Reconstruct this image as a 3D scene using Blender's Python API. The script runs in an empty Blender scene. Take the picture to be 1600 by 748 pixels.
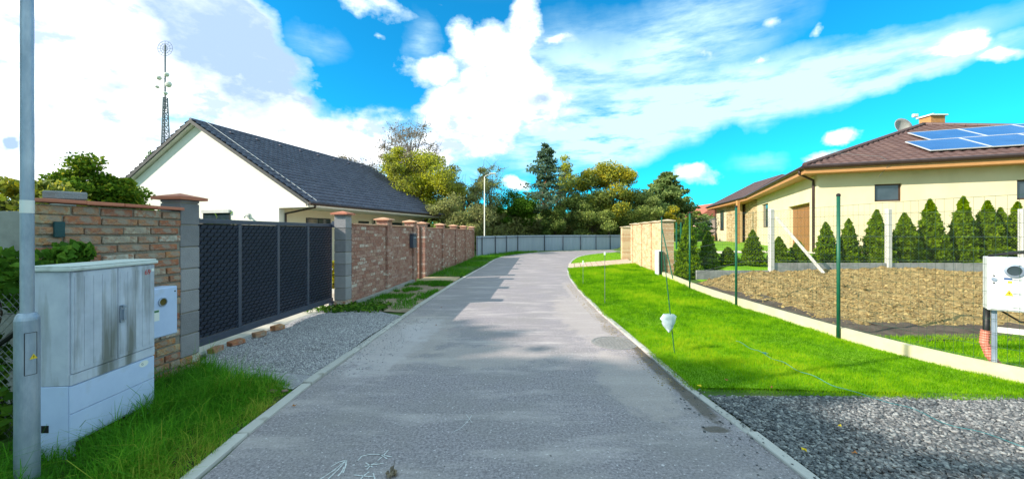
import bpy, bmesh, math, random
import numpy as np
from mathutils import Vector, Matrix
R = math.radians
rnd = random.Random(7)
rng = np.random.default_rng(11)
S = bpy.context.scene
C = S.collection
F = 600.0; HOR = 363.0; EYE = 1.6

# ------------------------------------------------------------------ camera
cam = bpy.data.cameras.new('camera'); camo = bpy.data.objects.new('camera', cam); C.objects.link(camo)
cam.sensor_width = 36; cam.lens = 36 * F / 1600
camo.location = (0, 0, EYE); camo.rotation_euler = (R(90), 0, 0)
cam.shift_y = -(374 - HOR) / 1600
cam.clip_start = 0.05; cam.clip_end = 5000
S.camera = camo
S.view_settings.view_transform = 'Standard'; S.view_settings.look = 'None'
S.view_settings.exposure = 1.08; S.view_settings.gamma = 1

# ------------------------------------------------------------------ sun
SUN_EL = R(31); SUN_DIR = Vector((-0.955, -0.295, 0)).normalized()      # towards the sun, on the ground plane
sun = bpy.data.lights.new('sun', 'SUN'); suno = bpy.data.objects.new('sun', sun); C.objects.link(suno)
sun.energy = 3.9; sun.angle = R(0.5); sun.color = (1.0, 0.91, 0.76)
sv = Vector((SUN_DIR.x * math.cos(SUN_EL), SUN_DIR.y * math.cos(SUN_EL), math.sin(SUN_EL)))
suno.rotation_euler = sv.to_track_quat('Z', 'Y').to_euler()
suno.location = (-30, -10, 25)

# ------------------------------------------------------------------ sky
world = bpy.data.worlds.new('World'); S.world = world; world.use_nodes = True
nt = world.node_tree; N = nt.nodes; L = nt.links
for n in list(N): N.remove(n)
def nd(t, **k):
    n = N.new(t)
    for a, b in k.items(): setattr(n, a, b)
    return n
def mth(op, a, b=None, c=None, clamp=False):
    n = nd('ShaderNodeMath', operation=op, use_clamp=clamp)
    for i, v in enumerate((a, b, c)):
        if v is None: continue
        if isinstance(v, (int, float)): n.inputs[i].default_value = v
        else: L.new(v, n.inputs[i])
    return n.outputs[0]
def mixc(f, a, b):
    n = nd('ShaderNodeMix', data_type='RGBA')
    for i, v in ((0, f), (6, a), (7, b)):
        if isinstance(v, (int, float)): n.inputs[i].default_value = v
        elif isinstance(v, tuple): n.inputs[i].default_value = (*v, 1)
        else: L.new(v, n.inputs[i])
    return n.outputs[2]
skt = nd('ShaderNodeTexSky', sky_type='NISHITA', sun_disc=False)
skt.sun_elevation = SUN_EL
skt.sun_rotation = math.atan2(SUN_DIR.x, SUN_DIR.y)
skt.air_density = 1.0; skt.dust_density = 0.4; skt.ozone_density = 1.0
tint = nd('ShaderNodeVectorMath', operation='MULTIPLY'); L.new(skt.outputs[0], tint.inputs[0])
tint.inputs[1].default_value = (0.035, 0.60, 0.84)
tc = nd('ShaderNodeTexCoord'); sep = nd('ShaderNodeSeparateXYZ'); L.new(tc.outputs['Generated'], sep.inputs[0])
az = mth('ARCTAN2', sep.outputs[0], sep.outputs[1]); el = mth('ARCSINE', sep.outputs[2])
cmb = nd('ShaderNodeCombineXYZ'); L.new(az, cmb.inputs[0]); L.new(el, cmb.inputs[1])
def noise(vec, scale, detail, rough=0.55, sc=None):
    if sc:
        m = nd('ShaderNodeVectorMath', operation='MULTIPLY'); L.new(vec, m.inputs[0]); m.inputs[1].default_value = sc; vec = m.outputs[0]
    n = nd('ShaderNodeTexNoise'); n.inputs['Scale'].default_value = scale; n.inputs['Detail'].default_value = detail
    n.inputs['Roughness'].default_value = rough; L.new(vec, n.inputs['Vector']); return n
wn = noise(tc.outputs['Generated'], 5.0, 6)
wv = nd('ShaderNodeVectorMath', operation='SUBTRACT'); L.new(wn.outputs['Color'], wv.inputs[0]); wv.inputs[1].default_value = (.5, .5, .5)
ws = nd('ShaderNodeVectorMath', operation='SCALE'); L.new(wv.outputs[0], ws.inputs[0]); ws.inputs['Scale'].default_value = 0.16
wa = nd('ShaderNodeVectorMath', operation='ADD'); L.new(cmb.outputs[0], wa.inputs[0]); L.new(ws.outputs[0], wa.inputs[1])
co = wa.outputs[0]
def blobs(lst):
    acc = None
    for (x, y, rx, ry, rot, s) in lst:
        a = math.atan((x - 800) / F); e = math.atan((HOR - y) / math.hypot(F, x - 800))
        m = nd('ShaderNodeMapping', vector_type='TEXTURE')
        m.inputs['Location'].default_value = (a, e, 0); m.inputs['Rotation'].default_value = (0, 0, R(rot))
        m.inputs['Scale'].default_value = (rx * math.cos(a) ** 2 / F, ry * math.cos(a) / F, 1)
        L.new(co, m.inputs['Vector'])
        ln = nd('ShaderNodeVectorMath', operation='LENGTH'); L.new(m.outputs[0], ln.inputs[0])
        v = mth('MULTIPLY_ADD', ln.outputs['Value'], -s, s)        # s at the centre, 0 at the rim
        acc = v if acc is None else mth('MAXIMUM', acc, v)
    return mth('MAXIMUM', acc, 0.0)
thick = [(60, 90, 400, 230, 0, 3.0), (330, 70, 190, 125, -12, 2.6), (405, 150, 140, 75, -20, 2.2), (180, 240, 470, 110, 0, 2.2), (500, 225, 290, 75, 0, 1.6),
         (790, 125, 100, 85, 10, 2.4), (670, 118, 66, 30, 0, 1.5), (715, 70, 34, 50, 0, 1.2), (830, 45, 48, 60, 0, 1.6), (735, 195, 110, 75, 0, 2.1), (690, 240, 130, 50, 0, 1.5), (590, 2, 150, 26, 0, 1.0), (595, 55, 26, 14, 0, .7), (840, 175, 80, 45, 0, 1.5), (885, 60, 40, 16, 0, .8),
         (1515, 70, 85, 34, 0, 1.7), (1590, 88, 60, 22, 0, 1.3), (1330, 211, 42, 20, 0, 1.5), (1085, 276, 42, 22, 0, 1.5), (815, 277, 28, 18, 0, 1.5), (1180, 300, 70, 18, 0, .8),
         (1300, 250, 50, 18, 0, 1.1), (1100, 90, 45, 20, 0, .9), (1180, 95, 42, 18, 0, .9), (1210, 25, 36, 22, 0, .8), (1275, 42, 20, 26, 0, .7)]
thin = [(1000, 188, 320, 62, 8, 2.6), (1180, 160, 350, 50, 8, 2.6), (1420, 125, 280, 24, 8, 1.6), (1040, 85, 230, 80, 14, 1.3), (930, 120, 200, 100, 0, 1.2), (450, 250, 480, 100, 0, 1.6),
        (1180, 255, 60, 20, 0, .5), (655, 70, 30, 60, 10, .7), (500, 65, 60, 30, 0, .5), (900, 250, 200, 20, 4, .6), (1450, 300, 300, 30, 0, .2)]
dT = blobs(thick); dS = blobs(thin)
f1 = noise(tc.outputs['Generated'], 7.0, 9, 0.6, (1, 1, 1.8)); f2 = noise(tc.outputs['Generated'], 6.0, 8, 0.62, (1, 1, 4.5))
# outside the view the broken cloud is thickened to add neutral fill light
fg = noise(tc.outputs['Generated'], 2.2, 7, 0.55, (1, 1, 1.6))
inner = mth('MAXIMUM', mth('MULTIPLY', mth('ABSOLUTE', az), 1.0), mth('MULTIPLY', el, 1.75))
out = nd('ShaderNodeMapRange', interpolation_type='SMOOTHSTEP'); L.new(inner, out.inputs[0]); out.inputs[1].default_value = 0.93; out.inputs[2].default_value = 1.25
gen = mth('MULTIPLY', mth('MULTIPLY', mth('SUBTRACT', fg.outputs[0], 0.33), 6.0, clamp=True), out.outputs[0])
aT = mth('MULTIPLY_ADD', mth('SUBTRACT', f1.outputs[0], 0.5), 2.3, mth('SUBTRACT', dT, 0.32))
aT = mth('MULTIPLY', aT, 1.7, clamp=True)
aT = mth('MULTIPLY', aT, mth('MULTIPLY', dT, 4.0, clamp=True))
aS = mth('MULTIPLY', dS, mth('MULTIPLY_ADD', f2.outputs[0], 3.4, -0.95, clamp=True), clamp=True)
aS = mth('MULTIPLY', aS, 0.86)
alpha = mth('MAXIMUM', mth('MAXIMUM', aT, aS), gen)
shade = blobs([(380, 85, 190, 110, -25, 2.4), (300, 50, 150, 60, -20, 1.8), (465, 155, 100, 50, -10, 1.6), (180, 130, 120, 40, 0, .9), (80, 200, 120, 30, 0, .8), (300, 235, 200, 30, 0, .7), (720, 150, 60, 40, 0, .8), (845, 165, 55, 30, 0, 1.1), (10, 222, 32, 22, 0, 2.0), (760, 215, 60, 30, 0, .8), (1500, 100, 100, 16, 0, .9), (300, 20, 120, 30, 0, .9), (560, 195, 150, 18, 0, .5)])
sh = mth('MULTIPLY', shade, mth('MULTIPLY_ADD', f1.outputs[0], 2.2, -0.25), clamp=True)
f3 = noise(tc.outputs['Generated'], 11.0, 6, 0.6, (1, 1, 2.0))
shg = mth('MULTIPLY', mth('MULTIPLY', mth('SUBTRACT', f3.outputs[0], 0.44), 4.5, clamp=True), 0.85)
sh = mth('MAXIMUM', mth('MULTIPLY', sh, mth('MULTIPLY_ADD', f3.outputs[0], 1.2, 0.42, clamp=True)), shg)
CW = 5.6
ccol = mixc(sh, (CW * 1.10, CW * 1.12, CW * 1.10), (CW * .31, CW * .43, CW * .64))
ccol = mixc(mth('SUBTRACT', 1.0, aT), ccol, (CW * .52, CW * .72, CW * .75))
col = mixc(alpha, tint.outputs[0], ccol)
bg = nd('ShaderNodeBackground'); bg.inputs['Strength'].default_value = 0.15; L.new(col, bg.inputs[0])
wo = nd('ShaderNodeOutputWorld'); L.new(bg.outputs[0], wo.inputs[0])

# ------------------------------------------------------------------ helpers
def gp(px, py, z=0.0):                       # point of height z seen at a pixel of the photograph
    Y = F * (EYE - z) / (py - HOR); return Vector((Y * (px - 800) / F, Y, z))
def pt(px, py, Y): return Vector((Y * (px - 800) / F, Y, EYE - (py - HOR) / F * Y))
def sst(a, b, x):
    t = np.clip((x - a) / (b - a), 0, 1); return t * t * (3 - 2 * t)
def hz(x, y):                                # lie of the land
    x = np.asarray(x, float); y = np.asarray(y, float)
    edge = np.interp(y, [0, 4, 5.75, 8.3, 11, 13.8, 23, 60], [5.6, 5.5, 5.05, 5.05, 5.2, 5.6, 7.0, 14])
    return (0.62 * sst(7.5, 17, y) + 0.1 * sst(5.5, 9, y)) * sst(edge + .1, edge + 2.0, x) * (1 - sst(40, 70, y))

MATS = {}
def mat(name, cols, scale=8.0, detail=5, rough=0.8, bump=0.0, bscale=None, attr=None, rand=False, metal=0.0, spec=0.3, coords='Object', sc=None, dirt=None, transl=0.0, tint2=None, rng_=(0.3, 0.7)):
    if name in MATS: return MATS[name]
    m = bpy.data.materials.new(name); m.use_nodes = True; MATS[name] = m
    t = m.node_tree; nn = t.nodes; ll = t.links; b = nn['Principled BSDF']
    b.inputs['Roughness'].default_value = rough; b.inputs['Metallic'].default_value = metal
    b.inputs['Specular IOR Level'].default_value = spec
    if len(cols) == 1 and isinstance(cols[0][0], float): cols = [cols]
    tcx = nn.new('ShaderNodeTexCoord')
    vec = tcx.outputs[coords]
    if sc:
        mm = nn.new('ShaderNodeVectorMath'); mm.operation = 'MULTIPLY'; ll.new(vec, mm.inputs[0]); mm.inputs[1].default_value = sc; vec = mm.outputs[0]
    nz = nn.new('ShaderNodeTexNoise'); nz.inputs['Scale'].default_value = scale; nz.inputs['Detail'].default_value = detail; nz.inputs['Roughness'].default_value = 0.6
    ll.new(vec, nz.inputs['Vector'])
    fac = nz.outputs[0]
    mr = nn.new('ShaderNodeMapRange'); mr.inputs[1].default_value = rng_[0]; mr.inputs[2].default_value = rng_[1]; ll.new(fac, mr.inputs[0]); fac = mr.outputs[0]
    src = None
    if attr:
        a = nn.new('ShaderNodeAttribute'); a.attribute_name = attr; src = a.outputs['Fac']
    if rand:
        a = nn.new('ShaderNodeObjectInfo'); src = a.outputs['Random']
    if src is not None:
        ad = nn.new('ShaderNodeMath'); ad.operation = 'MULTIPLY_ADD'; ll.new(fac, ad.inputs[0]); ad.inputs[1].default_value = 0.3
        ad2 = nn.new('ShaderNodeMath'); ad2.operation = 'MULTIPLY_ADD'; ll.new(src, ad2.inputs[0]); ad2.inputs[1].default_value = 1.0; ad2.inputs[2].default_value = -0.15
        ll.new(ad2.outputs[0], ad.inputs[2]); fac = ad.outputs[0]
    cr = nn.new('ShaderNodeValToRGB'); ll.new(fac, cr.inputs[0]); e = cr.color_ramp.elements
    n = len(cols)
    for i, c in enumerate(cols):
        p = i / (n - 1) if n > 1 else 0
        if i < 2 and n > 1: el_ = e[0] if i == 0 else e[1]; el_.position = p
        elif n == 1:
            e[0].color = (*c, 1); e[1].color = (*c, 1); break
        else: el_ = e.new(p)
        el_.color = (*c, 1)
    outc = cr.outputs[0]
    if dirt:                                  # (colour, scale, threshold, amount[, stretch]) stains of their own
        dn = nn.new('ShaderNodeTexNoise'); dn.inputs['Scale'].default_value = dirt[1]; dn.inputs['Detail'].default_value = 6
        dv = tcx.outputs[coords]
        if len(dirt) > 4:
            mm = nn.new('ShaderNodeVectorMath'); mm.operation = 'MULTIPLY'; ll.new(dv, mm.inputs[0]); mm.inputs[1].default_value = dirt[4]; dv = mm.outputs[0]
        ll.new(dv, dn.inputs['Vector'])
        r2 = nn.new('ShaderNodeMapRange'); r2.inputs[1].default_value = dirt[2]; r2.inputs[2].default_value = dirt[2] + .16; r2.inputs[4].default_value = dirt[3]; ll.new(dn.outputs[0], r2.inputs[0])
        mx = nn.new('ShaderNodeMix'); mx.data_type = 'RGBA'; ll.new(r2.outputs[0], mx.inputs[0]); ll.new(outc, mx.inputs[6]); mx.inputs[7].default_value = (*dirt[0], 1); outc = mx.outputs[2]
    ll.new(outc, b.inputs['Base Color'])
    if bump:
        bn = nn.new('ShaderNodeTexNoise'); bn.inputs['Scale'].default_value = bscale or scale * 4; bn.inputs['Detail'].default_value = 5; ll.new(tcx.outputs[coords], bn.inputs['Vector'])
        bp = nn.new('ShaderNodeBump'); bp.inputs['Strength'].default_value = bump; bp.inputs['Distance'].default_value = 0.02
        ll.new(bn.outputs[0], bp.inputs['Height']); ll.new(bp.outputs[0], b.inputs['Normal'])
    if transl:
        tr = nn.new('ShaderNodeBsdfTranslucent'); ll.new(outc, tr.inputs[0]); ms = nn.new('ShaderNodeMixShader'); ms.inputs[0].default_value = transl
        ll.new(b.outputs[0], ms.inputs[1]); ll.new(tr.outputs[0], ms.inputs[2]); ll.new(ms.outputs[0], nn['Material Output'].inputs[0])
    return m

def link(o, parent=None, label=None, cat=None, group=None, kind=None):
    C.objects.link(o)
    if parent is not None: o.parent = parent
    if label: o['label'] = label
    if cat: o['category'] = cat
    if group: o['group'] = group
    if kind: o['kind'] = kind
    return o
def thing(name, label, cat, loc=(0, 0, 0), rz=0, group=None, kind=None):
    o = bpy.data.objects.new(name, None); o.empty_display_size = .1; o.location = loc; o.rotation_euler = (0, 0, rz)
    return link(o, None, label, cat, group, kind)
def place(o, parent):                         # keep world coordinates of mesh data under a moved parent
    o.parent = parent; o.matrix_parent_inverse = parent.matrix_basis.inverted() if parent else Matrix()

class MB:
    def __init__(s): s.v = []; s.f = []; s.a = []
    def add(s, vs, fs, a=None):
        b = len(s.v); s.v += [tuple(v) for v in vs]; s.f += [tuple(i + b for i in f) for f in fs]
        s.a += [a if a is not None else 0.5] * len(fs); return s
    def box(s, x0, x1, y0, y1, z0, z1, M=None, a=None, jit=0):
        vs = [Vector((x, y, z)) for z in (z0, z1) for (x, y) in ((x0, y0), (x1, y0), (x1, y1), (x0, y1))]
        if jit: vs = [v + Vector((rnd.uniform(-jit, jit) for _ in range(3))) for v in vs]
        if M: vs = [M @ v for v in vs]
        return s.add(vs, [(0, 3, 2, 1), (4, 5, 6, 7), (0, 1, 5, 4), (1, 2, 6, 5), (2, 3, 7, 6), (3, 0, 4, 7)], a)
    def tube(s, pts, r, n=8, cap=True, a=None):
        pts = [Vector(p) for p in pts]; k = len(pts)
        rr = r if isinstance(r, (list, tuple)) else [r] * k
        vs = []; ref = None
        for i, p in enumerate(pts):
            d = (pts[min(i + 1, k - 1)] - pts[max(i - 1, 0)]).normalized()
            if ref is None or abs(ref.dot(d)) > .95: ref = Vector((1, 0, 0)) if abs(d.x) < .9 else Vector((0, 1, 0))
            u = d.cross(ref).normalized(); w = d.cross(u).normalized(); ref = u.cross(d) if False else ref
            for j in range(n):
                t = 2 * math.pi * j / n; vs.append(p + (u * math.cos(t) + w * math.sin(t)) * rr[i])
        fs = [(i * n + j, i * n + (j + 1) % n, (i + 1) * n + (j + 1) % n, (i + 1) * n + j) for i in range(k - 1) for j in range(n)]
        if cap: fs += [tuple(range(n))[::-1], tuple((k - 1) * n + j for j in range(n))]
        return s.add(vs, fs, a)
    def lathe(s, prof, c=(0, 0, 0), n=24, a=None, axis='z', M=None):
        vs = []
        for (r, z) in prof:
            for j in range(n):
                t = 2 * math.pi * j / n; v = Vector((r * math.cos(t), r * math.sin(t), z))
                if M: v = M @ v
                vs.append(v + Vector(c))
        k = len(prof); fs = [(i * n + j, i * n + (j + 1) % n, (i + 1) * n + (j + 1) % n, (i + 1) * n + j) for i in range(k - 1) for j in range(n)]
        fs += [tuple(range(n))[::-1], tuple((k - 1) * n + j for j in range(n))]
        return s.add(vs, fs, a)
    def prism(s, poly, d, a=None):            # poly: list of 3D points, d: extrusion vector
        n = len(poly); d = Vector(d); vs = [Vector(p) for p in poly] + [Vector(p) + d for p in poly]
        fs = [tuple(range(n))[::-1], tuple(range(n, 2 * n))] + [(i, (i + 1) % n, n + (i + 1) % n, n + i) for i in range(n)]
        return s.add(vs, fs, a)
    def mesh(s, name, m, smooth=False, bevel=0):
        me = bpy.data.meshes.new(name); me.from_pydata([tuple(v) for v in s.v], [], s.f)
        at = me.attributes.new('v', 'FLOAT', 'FACE'); at.data.foreach_set('value', s.a)
        for x in (m if isinstance(m, list) else [m]): me.materials.append(x)
        bm = bmesh.new(); bm.from_mesh(me); bmesh.ops.recalc_face_normals(bm, faces=bm.faces)
        if bevel: bmesh.ops.bevel(bm, geom=list(bm.edges), offset=bevel, segments=1, affect='EDGES')
        bm.to_mesh(me); bm.free()
        if smooth: me.polygons.foreach_set('use_smooth', [True] * len(me.polygons))
        me.update(); return me
    def build(s, name, m, parent=None, smooth=False, bevel=0, **k):
        o = bpy.data.objects.new(name, s.mesh(name, m, smooth, bevel)); link(o, parent, **k); return o
def npmesh(name, V, Fc, m, parent=None, attr=None, smooth=False, **k):
    me = bpy.data.meshes.new(name); V = np.asarray(V, np.float32); Fc = np.asarray(Fc, np.int32); q = Fc.shape[1]
    me.vertices.add(len(V)); me.vertices.foreach_set('co', V.ravel())
    me.loops.add(Fc.size); me.loops.foreach_set('vertex_index', Fc.ravel())
    me.polygons.add(len(Fc)); me.polygons.foreach_set('loop_start', np.arange(0, Fc.size, q, dtype=np.int32))
    try: me.polygons.foreach_set('loop_total', np.full(len(Fc), q, dtype=np.int32))
    except Exception: pass
    if attr is not None:
        at = me.attributes.new('v', 'FLOAT', 'FACE'); at.data.foreach_set('value', np.asarray(attr, np.float32))
    me.update(calc_edges=True)
    if smooth: me.polygons.foreach_set('use_smooth', np.ones(len(Fc), bool))
    for x in (m if isinstance(m, list) else [m]): me.materials.append(x)
    o = bpy.data.objects.new(name, me); link(o, parent, **k); return o
def resample(P, n):
    P = np.array([tuple(p)[:2] for p in P], float); d = np.r_[0, np.cumsum(np.hypot(*np.diff(P, axis=0).T))]; t = np.linspace(0, d[-1], n)
    return np.stack([np.interp(t, d, P[:, 0]), np.interp(t, d, P[:, 1])], 1)
def smoothc(P, n):                            # Catmull-Rom through the points
    P = [np.array(tuple(p)[:2], float) for p in P]; P = [2 * P[0] - P[1]] + P + [2 * P[-1] - P[-2]]; o = []
    for i in range(1, len(P) - 2):
        for t in np.linspace(0, 1, 8, endpoint=False):
            a, b, c, d = P[i - 1:i + 3]; o.append(.5 * ((2 * b) + (c - a) * t + (2 * a - 5 * b + 4 * c - d) * t * t + (3 * b - a - 3 * c + d) * t ** 3))
    o.append(P[-2]); return resample(o, n)
def strip(name, A, B, nu, nv, m, dz=0.0, fz=None, **k):      # a sheet ruled between two curves
    A = resample(A, nu); B = resample(B, nu); t = np.linspace(0, 1, nv)[:, None, None]
    G = A[None] * (1 - t) + B[None] * t; X = G[..., 0]; Y = G[..., 1]; Z = hz(X, Y) + dz
    if fz is not None: Z = Z + fz(X, Y)
    V = np.stack([X, Y, Z], -1).reshape(-1, 3); i, j = np.meshgrid(np.arange(nv - 1), np.arange(nu - 1), indexing='ij')
    q = (i * nu + j).ravel(); Fc = np.stack([q, q + 1, q + nu + 1, q + nu], 1)
    # face up
    a, b, c = V[Fc[0, 0]], V[Fc[0, 1]], V[Fc[0, 2]]
    if np.cross(b - a, c - a)[2] < 0: Fc = Fc[:, ::-1]
    return npmesh(name, V, Fc, m, smooth=True, **k)
def vnoise(x, y, s, seed=0):
    x = np.asarray(x) * s + seed * 17.3; y = np.asarray(y) * s + seed * 5.1
    xi = np.floor(x).astype(int); yi = np.floor(y).astype(int); fx = x - xi; fy = y - yi; fx = fx * fx * (3 - 2 * fx); fy = fy * fy * (3 - 2 * fy)
    def h(a, b): 
        t = (a * 374761393 + b * 668265263 + seed * 1442695) & 0x7fffffff; t = ((t ^ (t >> 13)) * 1274126177) & 0x7fffffff; return ((t ^ (t >> 16)) & 0xffff) / 65535.
    return (h(xi, yi) * (1 - fx) + h(xi + 1, yi) * fx) * (1 - fy) + (h(xi, yi + 1) * (1 - fx) + h(xi + 1, yi + 1) * fx) * fy
def inpoly(P, x, y):
    P = np.asarray([tuple(p)[:2] for p in P], float); r = np.zeros(len(x), bool); n = len(P)
    for i in range(n):
        x0, y0 = P[i]; x1, y1 = P[(i + 1) % n]
        if y0 == y1: continue
        c = ((y0 > y) != (y1 > y)) & (x < (x1 - x0) * (y - y0) / (y1 - y0) + x0); r ^= c
    return r
def scatter(P, n, dens=None):
    P = np.asarray([tuple(p)[:2] for p in P], float); lo = P.min(0); hi = P.max(0); x = rng.uniform(lo[0], hi[0], n); y = rng.uniform(lo[1], hi[1], n)
    k = inpoly(P, x, y); x = x[k]; y = y[k]
    if dens is not None:
        k = rng.random(len(x)) < dens(x, y); x = x[k]; y = y[k]
    return x, y

# ------------------------------------------------------------------ materials
M_ground = mat('ground_turf', [(.035, .07, .012), (.06, .12, .02), (.09, .13, .03)], 1.2, 6, .95, bump=.5, bscale=40)
M_lawn = mat('lawn_turf', [(.09, .22, .003), (.15, .32, .004), (.22, .37, .006)], 1.6, 8, .95, bump=.5, bscale=60)
M_asph = None
M_kerb = mat('kerb_concrete', [(.36, .34, .33), (.48, .455, .44)], 6, 6, .9, bump=.3, rand=True, dirt=((.12, .11, .08), 7, .55, .6))
M_conc = mat('concrete_grey', [(.24, .24, .23), (.34, .34, .32)], 5, 7, .9, bump=.3, dirt=((.13, .13, .12), 3, .55, .5))
M_block = mat('concrete_block', [(.19, .185, .20), (.26, .25, .27), (.33, .32, .335)], 9, 7, .92, bump=.5, bscale=90, rand=True)
M_mortar = mat('mortar', [(.22, .20, .17), (.30, .27, .23)], 14, 6, .95, bump=.6, bscale=60)
M_brick = mat('old_brick', [(.42, .33, .21), (.42, .20, .09), (.36, .14, .075), (.28, .115, .075), (.38, .20, .11), (.30, .18, .13), (.42, .36, .28), (.34, .15, .085), (.5, .46, .40)], 16, 8, .92, bump=.8, bscale=50, rand=True, dirt=((.29, .26, .22), 11, .50, .75))
M_brick2 = mat('old_brick_far', [(.44, .30, .26), (.34, .17, .13), (.28, .13, .10), (.37, .22, .17), (.25, .12, .10), (.42, .28, .22), (.32, .16, .13), (.54, .46, .40)], 16, 6, .92, attr='v', bump=.6, bscale=50)
M_brick3 = mat('cream_brick', [(.62, .44, .26), (.66, .50, .32), (.52, .30, .17), (.60, .42, .26), (.68, .55, .38), (.55, .34, .20)], 16, 6, .92, attr='v', bump=.5, bscale=50)
M_coping = mat('terracotta_coping', [(.40, .13, .08), (.50, .18, .11), (.42, .15, .10)], 7, 6, .75, bump=.2, rand=True)
M_cap2 = mat('sandstone_cap', [(.52, .27, .18), (.60, .36, .24)], 7, 6, .8, bump=.2, rand=True)
M_galv = mat('galvanised_steel', [(.22, .28, .37), (.31, .37, .47), (.42, .48, .58)], 14, 7, .45, metal=.55, spec=.5, sc=(1, 1, .3), bump=.05)
M_anth = mat('anthracite_powder_coat', [(.038, .050, .082), (.052, .066, .104)], 9, 4, .42, spec=.5)
M_green = mat('green_powder_coat', [(.004, .075, .045), (.008, .11, .06)], 9, 4, .45, spec=.4)
M_wire = mat('green_wire', [(.03, .085, .055), (.05, .11, .07)], 9, 2, .5, spec=.4)
M_galvw = mat('galvanised_wire', [(.14, .15, .15), (.20, .21, .21)], 9, 2, .5, metal=.4)
M_cab = mat('weathered_grp', [(.38, .42, .52), (.46, .50, .61), (.54, .58, .68)], 5, 7, .55, bump=.08, dirt=((.11, .115, .09), 7, .50, .85, (1, 1, .12)))
M_cabtop = mat('grp_lid', [(.50, .54, .54), (.60, .64, .64)], 9, 7, .6, bump=.1, dirt=((.2, .22, .18), 8, .58, .5))
M_cabbase = mat('grp_base', [(.42, .52, .76), (.50, .60, .84)], 5, 7, .55, bump=.05, dirt=((.2, .22, .2), 5, .58, .35))
M_whitebox = mat('white_grp', [(.62, .64, .66), (.70, .71, .72)], 4, 4, .45)
M_white = mat('white_render', [(.70, .695, .66), (.77, .765, .73)], 1.5, 7, .95, bump=.25, bscale=60)
M_yellow = mat('yellow_render', [(.64, .55, .37), (.70, .61, .43)], 1.0, 7, .95, bump=.25, bscale=60, dirt=((.52, .44, .28), 1.2, .56, .35, (1, 1, .3)))
M_trim = mat('white_trim', [(.66, .64, .58), (.72, .70, .64)], 3, 4, .7)
M_tile = mat('anthracite_tile', [(.048, .050, .080), (.090, .094, .145), (.135, .14, .20)], 3, 5, .55, attr='v', spec=.4)
M_tileb = mat('brown_tile', [(.075, .042, .042), (.11, .063, .060), (.15, .09, .082)], 3, 5, .6, attr='v', spec=.35)
M_gut = mat('brown_gutter', [(.035, .020, .018), (.05, .03, .028)], 5, 3, .4, spec=.4)
M_wood = mat('oiled_pine_fascia', [(.42, .20, .075), (.52, .27, .11)], 5, 6, .6, sc=(1, 1, 6))
M_wooddk = mat('brown_garage_wood', [(.26, .115, .04), (.36, .17, .065)], 6, 6, .55, sc=(3, 3, .4))
M_frame = mat('brown_window_frame', [(.045, .025, .018), (.07, .035, .02)], 8, 4, .45)
M_frameg = mat('dark_window_frame', [(.02, .022, .026), (.03, .032, .036)], 8, 4, .45)
M_glass = mat('window_glass', [(.02, .035, .05), (.05, .07, .09)], 1.5, 3, .06, spec=.9)
M_solar = mat('solar_cell', [(.03, .09, .26), (.05, .13, .34)], 1.0, 3, .22, spec=.9)
M_alu = mat('aluminium', [(.62, .63, .64), (.7, .71, .72)], 6, 3, .35, metal=.3)
M_bark = mat('bark', [(.055, .042, .03), (.11, .09, .07)], 8, 6, .95, bump=.8, bscale=20)
M_barkg = mat('grey_bark', [(.10, .09, .08), (.17, .155, .14)], 8, 6, .95, bump=.5)
M_barkp = mat('pine_bark', [(.16, .07, .035), (.24, .11, .055)], 8, 6, .95, bump=.5)
M_soil = mat('turned_soil', [(.11, .072, .03), (.23, .165, .068), (.36, .265, .12)], 7, 9, .97, bump=.9, bscale=18)
M_clod = mat('soil_clod', [(.13, .088, .036), (.25, .18, .072), (.40, .30, .13)], 9, 6, .97, attr='v', bump=.6)
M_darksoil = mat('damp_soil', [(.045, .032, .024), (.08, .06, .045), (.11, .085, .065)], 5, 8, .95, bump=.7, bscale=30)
M_fencep = mat('grey_sheet_fence', [(.27, .33, .44), (.33, .39, .50)], .8, 5, .5, metal=.0, sc=(4, 4, .5))
M_red = mat('red_print', [(.45, .03, .02), (.45, .03, .02)], 4, 2, .6)
M_yel = mat('yellow_sticker', [(.7, .5, .03), (.7, .5, .03)], 4, 2, .5)
M_blk = mat('black_plastic', [(.01, .01, .011), (.018, .018, .02)], 6, 3, .45)
M_sticker = mat('white_sticker', [(.7, .72, .7), (.75, .76, .74)], 4, 2, .5)
M_grn = mat('green_print', [(.03, .12, .07), (.05, .2, .1)], 4, 2, .5)
M_blu = mat('blue_print', [(.03, .08, .22), (.03, .08, .22)], 4, 2, .5)
M_pink = mat('salmon_conduit', [(.55, .17, .12), (.62, .22, .16)], 6, 3, .5)
M_teal = mat('teal_cord', [(.03, .16, .18), (.05, .22, .24)], 6, 3, .6)
M_bag = mat('pale_plastic', [(.55, .66, .70), (.68, .77, .80)], 30, 5, .35, transl=.3)
M_chalk = mat('chalk_white', [(.42, .42, .44), (.66, .66, .68)], 60, 4, .95)
M_pave = mat('pink_paving', [(.50, .36, .27), (.60, .45, .34)], 5, 6, .9, rand=True, bump=.2)
M_pavet = mat('tan_paving', [(.40, .29, .18), (.50, .38, .25)], 5, 6, .9, rand=True, bump=.2)
M_stone = mat('crushed_stone', [(.06, .065, .075), (.11, .115, .125), (.18, .18, .19), (.33, .33, .33)], 30, 5, .85, attr='v', bump=.3)
M_stonel = mat('pale_crushed_stone', [(.20, .19, .22), (.35, .335, .37), (.46, .445, .48), (.6, .59, .6)], 30, 5, .85, attr='v', bump=.3)
M_gravb = mat('gravel_bed', [(.06, .06, .065), (.12, .12, .125), (.22, .22, .22)], 26, 10, .95, bump=1.0, bscale=60)
M_gravl = mat('pale_gravel_bed', [(.22, .21, .24), (.33, .315, .35), (.46, .445, .47)], 34, 10, .95, bump=1.0, bscale=90, dirt=((.11, .10, .085), 1.6, .56, .6))
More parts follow.
